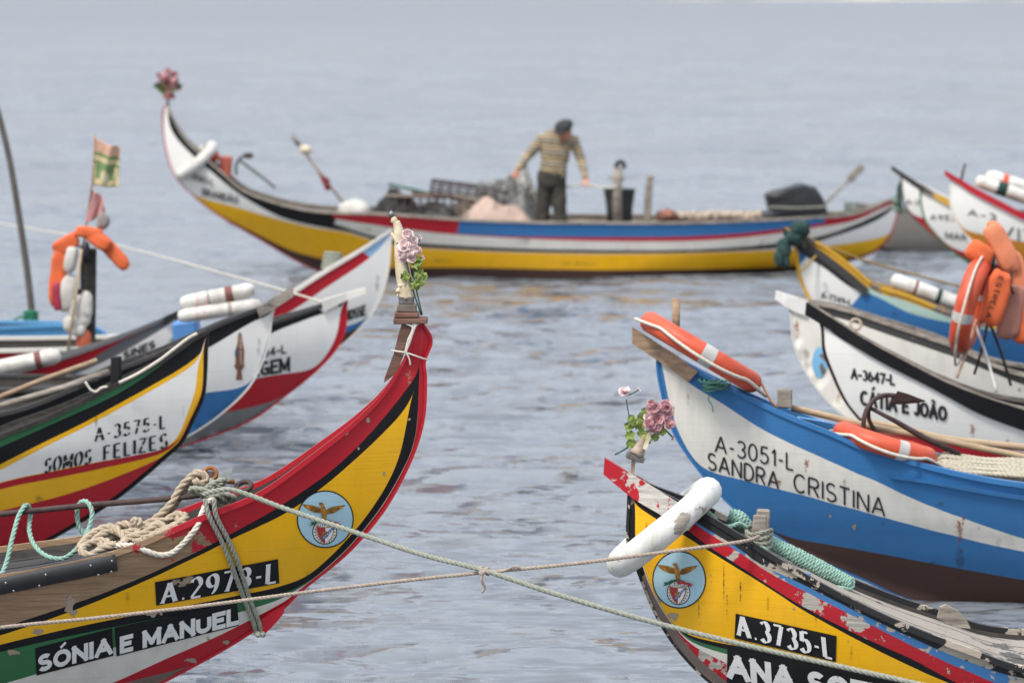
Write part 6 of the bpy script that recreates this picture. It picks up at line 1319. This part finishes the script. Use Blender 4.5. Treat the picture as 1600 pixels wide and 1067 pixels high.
v, f = cloth_sheet([FAR(800, 520), FAR(872, 590), FAR(872, 635), FAR(850, 632)], 12, 10, 0.03); sh = meshobj('pennant', v, f, plain('crimson_cloth', (0.26, 0.02, 0.04), 0.85, 0.2, 10, 0.2), rt); sh.modifiers.new('s', 'SOLIDIFY').thickness = 0.004
single('white_sack', 'lumpy white sack resting on far boat rail left of cages', 'sack', *sell(FAR(990, 730), (0.2, 0.2, 0.13), 0.85, 16, 22, None, 0.2, 5), CLOTH)
FAR = lambda zx, zy, dd=0.0: P(600 + zx * 0.2875, 170 + zy * 0.2875, D + dd)
def cage(label, x0, x1, y0, y1, dd, tilt):
    rt = root('wire_cage', label, 'cage', FAR((x0 + x1) / 2, y1, dd).tolist(), group='rusty cages on the far boat')
    c = FAR((x0 + x1) / 2, (y0 + y1) / 2, dd); hx, hz, hy = (x1 - x0) * 0.2875 * k / 2, (y1 - y0) * 0.2875 * k / 2, 0.28; Rm = rotm('Y', R(tilt))
    T_ = lambda q: np.asarray(q) @ Rm.T + c
    for z in (-hz, hz):
        for y in (-hy, hy): meshobj('rail', *tube(np.array([T_((-hx, y, z)), T_((hx, y, z))]), 0.012, 6), RUST, rt)
        for x in (-hx, hx): meshobj('rail', *tube(np.array([T_((x, -hy, z)), T_((x, hy, z))]), 0.012, 6), RUST, rt)
    for x in np.linspace(-hx, hx, 9):
        for y in (-hy, hy): meshobj('bar', *tube(np.array([T_((x, y, -hz)), T_((x, y, hz))]), 0.009, 5), RUST, rt)
    for z in np.linspace(-hz, hz, 4)[1:-1]:
        for y in (-hy, hy): meshobj('bar', *tube(np.array([T_((-hx, y, z)), T_((hx, y, z))]), 0.007, 5), RUST, rt)
cage('lower rusty wire cage resting along the far boat rail', 70, 410, 478, 600, 0.1, 1)
cage('upper rusty wire cage tilted on top of the lower cage', 255, 660, 415, 478, 0.25, 7.5)
for (a_, b_, wd, lab) in (((0, 470), (330, 480), 0.03, 'grey plank laid across the lower rusty cage'), ((150, 455), (480, 500), 0.035, 'brown plank slanting over the rusty cages'), ((380, 470), (640, 520), 0.03, 'short grey plank between cages and net')):
    A_, B_ = FAR(*a_, -0.05), FAR(*b_, -0.05); single('loose_plank', lab, 'plank', *bbox((A_ + B_) / 2, (np.linalg.norm(B_ - A_) / 2, 0.06, 0.014), basis(B_ - A_), 0.003), WOODB if 'brown' in lab else WOODG, False)
def heap(center, hx, hy, hz, seed, rough=0.35, n=56):
    """crumpled cloth or net: a dome broken up by ridged folds"""
    v = []; f = []
    for i in range(n + 1):
        for j in range(n + 1):
            x, y = -1 + 2 * j / n, -1 + 2 * i / n; q = max(abs(x), abs(y)); rr_ = math.hypot(x, y) or 1e-6; x2, y2 = x * q / rr_, y * q / rr_
            p = Vector((x2 * hx * 3.2 + seed, y2 * hy * 3.2, seed * 0.7)); rd = sum((1 - abs(mnoise.noise(p * (1.9 ** o)) * 2)) * 0.5 ** o for o in range(4)) / 1.9
            h = max(0.0, 1 - q * q) ** 0.55; v.append((x2 * hx * (1 + 0.12 * mnoise.noise(p * 0.8)), y2 * hy, hz * h * (1 - rough + rough * 1.6 * rd)))
    for i in range(n):
        for j in range(n): f.append((i * (n + 1) + j, i * (n + 1) + j + 1, (i + 1) * (n + 1) + j + 1, (i + 1) * (n + 1) + j))
    return np.array(v) + np.asarray(center, float), f
def net_heap(label, c, hx, hy, hz, seed, mat, name='fishing_net', lines=70, rough=0.45):
    v, f = heap(c, hx, hy, hz, seed, rough); rt = root(name, label, 'net', np.asarray(c).tolist()); meshobj('mass', v, f, mat, rt); rg = random.Random(seed); mb = MB()
    for _ in range(lines):
        i0 = rg.randrange(len(v)); pts = []; i = i0
        for _k in range(9): pts.append(v[i] + np.array([0, -0.012, 0.012])); i = min(len(v) - 1, max(0, i + rg.choice((3, -3, 57 * 3, -57 * 3, 4, 171 + 3, -168))))
        mb.add(tube(catmull(np.array(pts) + np.array([[rg.gauss(0, 0.008) for _ in range(3)] for _ in pts]), 20), 0.006, 4))
    o = meshobj('meshes', mb.V(), mb.f, mat, rt); o['kind'] = 'stuff'; return rt
net_heap('dark wet net bundle left of the rusty cages on far boat', FAR(70, 620, 0.0), 0.3, 0.3, 0.36, 4, plain('wet_net', (0.06, 0.055, 0.05), 0.8, 0.5, 20, 0.5))
net_heap('low dark net tangled under the rusty cages', FAR(270, 640, -0.15), 0.42, 0.28, 0.25, 41, plain('wet_net', (0.06, 0.055, 0.05)), lines=50)
net_heap('low brown net spilling between cages and pink tarpaulin', FAR(450, 650, -0.1), 0.3, 0.28, 0.3, 52, plain('brown_net', (0.14, 0.11, 0.085), 0.85, 0.5, 20, 0.5), lines=50)
single('green_oar', 'green tipped pole sticking out over the rusty cages', 'pole', *tube(np.array([FAR(25, 410, 0.1), FAR(160, 440, 0.1), FAR(420, 500, 0.1)]), 0.018, 8), plain('green_pole', (0.06, 0.14, 0.09), 0.7, 0.4, 6, 0.2))
single('pink_tarp', 'crumpled pale pink tarpaulin heaped on the far boat', 'tarp', *heap(FAR(580, 680, -0.1), 0.5, 0.34, 0.42, 12, 0.2), plain('pale_pink_tarp', (0.43, 0.31, 0.25), 0.7, 0.2, 5, 0.4))
single('pink_tarp', 'flat fold of pale pink tarpaulin beside the fisherman', 'tarp', *heap(FAR(725, 680, -0.2), 0.24, 0.2, 0.25, 31, 0.2), plain('pale_pink_tarp', (0.43, 0.31, 0.25)))
net_heap('heap of grey fishing net piled behind the pink tarpaulin', FAR(660, 660, 0.3), 0.52, 0.35, 0.58, 9, plain('grey_net', (0.24, 0.24, 0.23), 0.9, 0.6, 22, 0.8), lines=110)
net_heap('pointed pile of pale net beside the fisherman', FAR(745, 660, 0.35), 0.24, 0.25, 0.78, 17, plain('pale_net', (0.44, 0.44, 0.41), 0.9, 0.4, 22, 0.8), lines=60)
single('wooden_lath', 'short brown lath leaning in the net pile behind fisherman', 'stick', *bbox(FAR(790, 455, 0.2), (0.02, 0.02, 0.11), rotm('Y', R(-28)), 0.004), WOODB, False)
FAR = lambda zx, zy, dd=0.0: P(780 + zx * 0.1781, 170 + zy * 0.1781, D + dd)
rt = root('bucket', 'dark grey tapered tub standing in the far boat', 'bucket', FAR(1060, 1040).tolist())
c = FAR(1055, 1010, 0.05); hgt = 300 * 0.1781 * k; meshobj('shell', *lathe([(0.145, 0), (0.16, hgt * 0.5), (0.19, hgt), (0.2, hgt + 0.01), (0.175, hgt + 0.01), (0.15, 0.1)], c, 26), plain('dark_grey_plastic', (0.045, 0.05, 0.05), 0.6, 0.3, 5, 0.2), rt)
rt = root('bitt_post', 'upright wooden bitt with hooked top beside the dark tub', 'post', FAR(1035, 1040).tolist())
meshobj('post', *tube(np.array([FAR(1040, 1080, -0.28), FAR(1035, 700, -0.28), FAR(1045, 520, -0.28)]), np.array([0.062, 0.058, 0.05]), 10), WOODG, rt); meshobj('hook', *torus(FAR(1062, 500, -0.28), (1, 0, 0.3), (-0.2, 0, 1), 0.045, 0.026, -60, 230, 24), WOODD, rt); meshobj('peg', *tube(np.array([FAR(965, 600, -0.28), FAR(1100, 620, -0.28)]), 0.02, 8), WOODG, rt)
rt = root('wooden_post', 'short weathered post standing right of the dark tub', 'post', FAR(1300, 1040).tolist()); meshobj('post', *bbox((FAR(1302, 640, 0) + FAR(1302, 1080, 0)) / 2, (0.045, 0.05, 220 * 0.1781 * k), rotm('Y', R(3)), 0.01, 0.008), WOODG, rt, False); meshobj('knob', *sell(FAR(1325, 610, 0), (0.04, 0.05, 0.05), 0.8), WOODG, rt)
rope_thing('hauling_rope', 'taut pale rope from the fisherman hand to the wooden bitt', [[FAR(600, 690, 0.1), FAR(700, 670, -0.2), FAR(755, 660, -0.3), FAR(880, 690, -0.3), FAR(1030, 690, -0.34)]], 0.012, ROPE_W, False)
FAR = lambda zx, zy, dd=0.0: P(1030 + zx * 0.25, 230 + zy * 0.25, D + dd)
mb = MB(); rng = random.Random(11)
for i in range(46):
    x = 20 + i * 14; mb.add(sell(FAR(x + rng.uniform(-6, 6), 432 + rng.uniform(-10, 12), 0.3), (0.05, 0.14, 0.06), 0.9, 8, 10, rotm('Y', rng.uniform(-1, 1)), 0.2, 14, i))
mb.add(tube(np.array([FAR(10, 455, 0.3), FAR(660, 455, 0.3)]), 0.07, 10)); o = mb.single('float_line', 'long row of small tan floats and net laid along far rail', 'net', plain('tan_floats', (0.42, 0.33, 0.25), 0.9, 0.4, 20, 0.4)); o['kind'] = 'stuff'
rt = root('covered_engine', 'black tarpaulin tied over the engine near the far stern', 'tarp', FAR(870, 500).tolist())
prof = [(672, 305), (760, 275), (905, 240), (985, 262), (1020, 300), (1045, 370), (1070, 450), (1075, 520), (650, 520), (655, 420), (700, 410), (685, 350)]
v, f = slab([FAR(*q, -0.32) for q in prof], 0.64, AWAY); bm = bmesh.new(); vs = [bm.verts.new(q) for q in v]
for q in f:
    try: bm.faces.new([vs[i] for i in q])
    except ValueError: pass
bmesh.ops.triangulate(bm, faces=list(bm.faces)); bmesh.ops.subdivide_edges(bm, edges=list(bm.edges), cuts=3, use_grid_fill=True); bmesh.ops.smooth_vert(bm, verts=list(bm.verts), factor=0.15, use_axis_x=True, use_axis_y=True, use_axis_z=True); bm.verts.index_update()
v = np.array([q.co[:] for q in bm.verts]); f = [tuple(x.index for x in q.verts) for q in bm.faces]; bm.free()
for i in range(len(v)): v[i] += 0.022 * np.array(mnoise.noise_vector(Vector(v[i]) * 5)) + 0.01 * np.array(mnoise.noise_vector(Vector(v[i]) * 13))
meshobj('tarpaulin', v, f, TARP, rt); meshobj('cord', *tube(catmull([FAR(690, 375, -0.36), FAR(860, 380, -0.37), FAR(1050, 372, -0.36)], 16), 0.012, 6), ROPE_G, rt)
rt = root('oar', 'grey wooden oar slanting up beside the black tarpaulin', 'oar', FAR(1060, 330).tolist()); meshobj('shaft', *tube(np.array([FAR(950, 440), FAR(1060, 330), FAR(1210, 185)]), 0.016, 8), WOODG, rt); meshobj('blade', *bbox((FAR(1190, 205) + FAR(1268, 120)) / 2, (0.045, 0.015, 0.12), rotm('Y', R(42)), 0.006), WOODG, rt, False)
single('stern_box', 'small grey green box on the far boat stern deck', 'box', *bbox(FAR(1185, 395), (0.05, 0.06, 0.11), None, 0.012, 0.006), plain('grey_green_plastic', (0.2, 0.23, 0.2), 0.7, 0.3, 10, 0.2), False)
single('orange_rag', 'crumpled orange and dark rags beside the short weathered post', 'cloth', *sell(FAR(50, 425, 0.1), (0.13, 0.12, 0.07), 0.9, 14, 20, None, 0.3, 9), plain('orange_rags', (0.3, 0.12, 0.08), 0.85, 0.7, 14, 0.3, dark=(0.03, 0.03, 0.03)))

# ---- the fisherman
MP = lambda zx, zy, dd=0.0: P(780 + zx * 0.1781, 170 + zy * 0.1781, D + dd)
rt = root('person', 'fisherman in striped sweater and dark flat cap standing in far boat', 'person', [float(MP(440, 990)[0]), D, 0.07])
SK = plain('skin', (0.42, 0.19, 0.12), 0.6, 0.2, 12, 0.1)
shl, shr = MP(375, 275), MP(655, 290); ell, elr = MP(258, 405, -0.04), MP(722, 455, -0.04); hal, har = MP(165, 540, -0.22), MP(757, 610, -0.22)
neck = MP(530, 262, -0.02); head = MP(572, 195, -0.10); chest = MP(500, 370); waist = MP(460, 560); hipl, hipr = MP(400, 640), MP(515, 640)
fz = 0.10; anl = np.array([MP(385, 900)[0], D + 0.02, fz + 0.07]); anr = np.array([MP(545, 900)[0], D - 0.06, fz + 0.07]); knl = (hipl + anl) / 2 + np.array([-0.01, -0.05, 0.02]); knr = (hipr + anr) / 2 + np.array([0.01, -0.07, 0.02])
mb = MB()
hd = rotm('Z', R(-28)) @ rotm('X', R(24))
mb.add(sell(head, (0.076, 0.095, 0.115), 0.95, 18, 22, hd)); mb.add(sell(head + np.array([0, -0.03, -0.07]) @ hd.T, (0.055, 0.065, 0.055), 0.9, 12, 16, hd)); mb.add(capsule(neck - UP * 0.08, head - UP * 0.03, 0.06, 0.056))
mb.add(capsule(head + np.array([0, -0.09, 0.005]) @ hd.T, head + np.array([0, -0.118, -0.03]) @ hd.T, 0.012, 0.018))     # nose
for sx in (-1, 1):
    mb.add(sell(head + np.array([0.079 * sx, 0.01, -0.01]) @ hd.T, (0.012, 0.022, 0.032), 0.9, 8, 10, hd))
    mb.add(sell(head + np.array([0.03 * sx, -0.088, 0.022]) @ hd.T, (0.02, 0.014, 0.008), 0.9, 6, 8, hd))
mb.add(sell(head + np.array([0, -0.092, -0.072]) @ hd.T, (0.026, 0.012, 0.009), 0.9, 6, 8, hd))
mb.add(sell(chest, (0.145, 0.09, 0.22), 0.85)); mb.add(sell((waist + chest) / 2 - UP * 0.1, (0.13, 0.09, 0.24), 0.85)); mb.add(sell((hipl + hipr) / 2, (0.145, 0.10, 0.12), 0.85)); mb.add(capsule(shl, shr, 0.05, 0.05))
for s0, e0, h0 in ((shl, ell, hal), (shr, elr, har)):
    mb.add(capsule(s0, e0, 0.046, 0.040)); mb.add(capsule(e0, h0, 0.038, 0.028)); dh = unit(h0 - e0); pc = h0 + dh * 0.05; sd_ = unit(np.cross(dh, AWAY))
    mb.add(sell(pc, (0.038, 0.018, 0.045), 0.7, 12, 14, basis(sd_, dh) if False else np.stack([sd_, np.cross(dh, sd_), dh], 1)))
    for i_, (o_, L_) in enumerate(((-0.028, 0.058), (-0.009, 0.068), (0.01, 0.064), (0.028, 0.05))):
        a0 = pc + sd_ * o_ + dh * 0.035; a1 = a0 + dh * L_ * 0.55 - AWAY * 0.012; a2 = a1 + dh * L_ * 0.1 - AWAY * L_ * 0.5
        mb.add(capsule(a0, a1, 0.0095, 0.009, 8)); mb.add(capsule(a1, a2, 0.009, 0.008, 8))
    t0 = pc + sd_ * 0.036 * (1 if s0 is shl else -1) - dh * 0.01; t1 = t0 + sd_ * 0.022 * (1 if s0 is shl else -1) + dh * 0.03 - AWAY * 0.02; mb.add(capsule(t0, t1, 0.012, 0.011, 8)); mb.add(capsule(t1, t1 + dh * 0.025 - AWAY * 0.015, 0.011, 0.009, 8))
for h0, k0, a0 in ((hipl, knl, anl), (hipr, knr, anr)):
    mb.add(capsule(h0, k0, 0.075, 0.055)); mb.add(capsule(k0, a0, 0.054, 0.04)); mb.add(sell(a0 + np.array([0, -0.07, -0.035]), (0.045, 0.13, 0.04), 0.8))
v, f = remeshed(mb, 0.0075, 3); body = meshobj('body', v, f, SK, rt)
mb = MB(); mb.add(sell(chest + np.array([-0.01, 0, 0.02]), (0.178, 0.125, 0.24), 0.8, 20, 28)); mb.add(sell((waist + chest) / 2 - np.array([0, 0, 0.10]), (0.160, 0.125, 0.27), 0.8, 20, 28)); mb.add(capsule(shl, shr, 0.080, 0.080)); mb.add(capsule(chest + UP * 0.1, neck - UP * 0.0, 0.10, 0.068))
for s0, e0, h0 in ((shl, ell, hal), (shr, elr, har)): mb.add(capsule(s0, e0, 0.067, 0.056)); mb.add(capsule(e0, e0 + (h0 - e0) * 0.9, 0.054, 0.043))
v, f = remeshed(mb, 0.012, 4)
for i in range(len(v)): v[i] += 0.010 * np.array(mnoise.noise_vector(Vector(v[i]) * 8)) + 0.006 * np.array(mnoise.noise_vector(Vector(v[i]) * 19))
SW, n, l, b = newmat('striped_sweater'); tc = N(n, 'ShaderNodeTexCoord'); sx = N(n, 'ShaderNodeSeparateXYZ'); l.new(tc.outputs['Object'], sx.inputs[0])
nz = N(n, 'ShaderNodeTexNoise'); nz.inputs['Scale'].default_value = 5; l.new(tc.outputs['Object'], nz.inputs['Vector'])
mx = N(n, 'ShaderNodeMath', operation='MULTIPLY_ADD'); l.new(nz.outputs['Fac'], mx.inputs[0]); mx.inputs[1].default_value = 0.035
tl = N(n, 'ShaderNodeMath', operation='MULTIPLY_ADD'); l.new(sx.outputs[0], tl.inputs[0]); tl.inputs[1].default_value = 0.12; l.new(sx.outputs[2], tl.inputs[2]); l.new(tl.outputs[0], mx.inputs[2])
md = N(n, 'ShaderNodeMath', operation='MULTIPLY'); l.new(mx.outputs[0], md.inputs[0]); md.inputs[1].default_value = 1 / 0.135; fr_ = N(n, 'ShaderNodeMath', operation='FRACT'); l.new(md.outputs[0], fr_.inputs[0])
rp = N(n, 'ShaderNodeValToRGB'); cr = rp.color_ramp; cr.interpolation = 'CONSTANT'; l.new(fr_.outputs[0], rp.inputs[0])
cols = [(0, (0.33, 0.26, 0.15)), (0.2, (0.07, 0.06, 0.055)), (0.36, (0.40, 0.34, 0.25)), (0.5, (0.11, 0.095, 0.09)), (0.66, (0.42, 0.28, 0.08)), (0.78, (0.36, 0.31, 0.23)), (0.88, (0.08, 0.066, 0.06))]
cr.elements[0].position = 0; cr.elements[0].color = (*cols[0][1], 1); cr.elements[1].position = cols[1][0]; cr.elements[1].color = (*cols[1][1], 1)
for p_, c_ in cols[2:]: e = cr.elements.new(p_); e.color = (*c_, 1)
l.new(rp.outputs[0], b.inputs['Base Color']); b.inputs['Roughness'].default_value = 0.95
meshobj('sweater', v, f, SW, rt)
mb = MB(); mb.add(sell((hipl + hipr) / 2 + UP * 0.03, (0.178, 0.135, 0.15), 0.8, 18, 24))
for h0, k0, a0 in ((hipl, knl, anl), (hipr, knr, anr)): mb.add(capsule(h0, k0, 0.10, 0.08)); mb.add(capsule(k0, a0 + UP * 0.02, 0.08, 0.075))
v, f = remeshed(mb, 0.012, 4)
for i in range(len(v)): v[i] += 0.010 * np.array(mnoise.noise_vector(Vector(v[i]) * 9)) + 0.006 * np.array(mnoise.noise_vector(Vector(v[i]) * 21))
meshobj('trousers', v, f, plain('dark_trousers', (0.045, 0.040, 0.032), 0.9, 0.5, 9, 0.4), rt)
mb = MB(); mb.add(sell(head + np.array([0, 0.01, 0.062]) @ hd.T, (0.108, 0.125, 0.062), 0.9, 16, 24, hd, 0.06, 12)); mb.add(sell(head + np.array([0, -0.115, 0.042]) @ hd.T, (0.07, 0.05, 0.009), 0.8, 8, 18, hd @ rotm('X', R(12))))
v, f = remeshed(mb, 0.007, 3); meshobj('flat_cap', v, f, plain('dark_tweed', (0.035, 0.037, 0.037), 0.95, 0.4, 60, 0.4), rt)
mb = MB(); mb.add(capsule(neck - UP * 0.03, neck + UP * 0.025, 0.082, 0.07)); v, f = remeshed(mb, 0.01, 3); meshobj('shirt_collar', v, f, plain('pale_lilac_shirt', (0.5, 0.46, 0.55), 0.85, 0.15, 10, 0.2), rt)
for a0 in (anl, anr): v, f = sell(a0 + np.array([0, -0.07, -0.03]), (0.055, 0.145, 0.055), 0.75); meshobj('boot', v, f, RUBBER, rt)
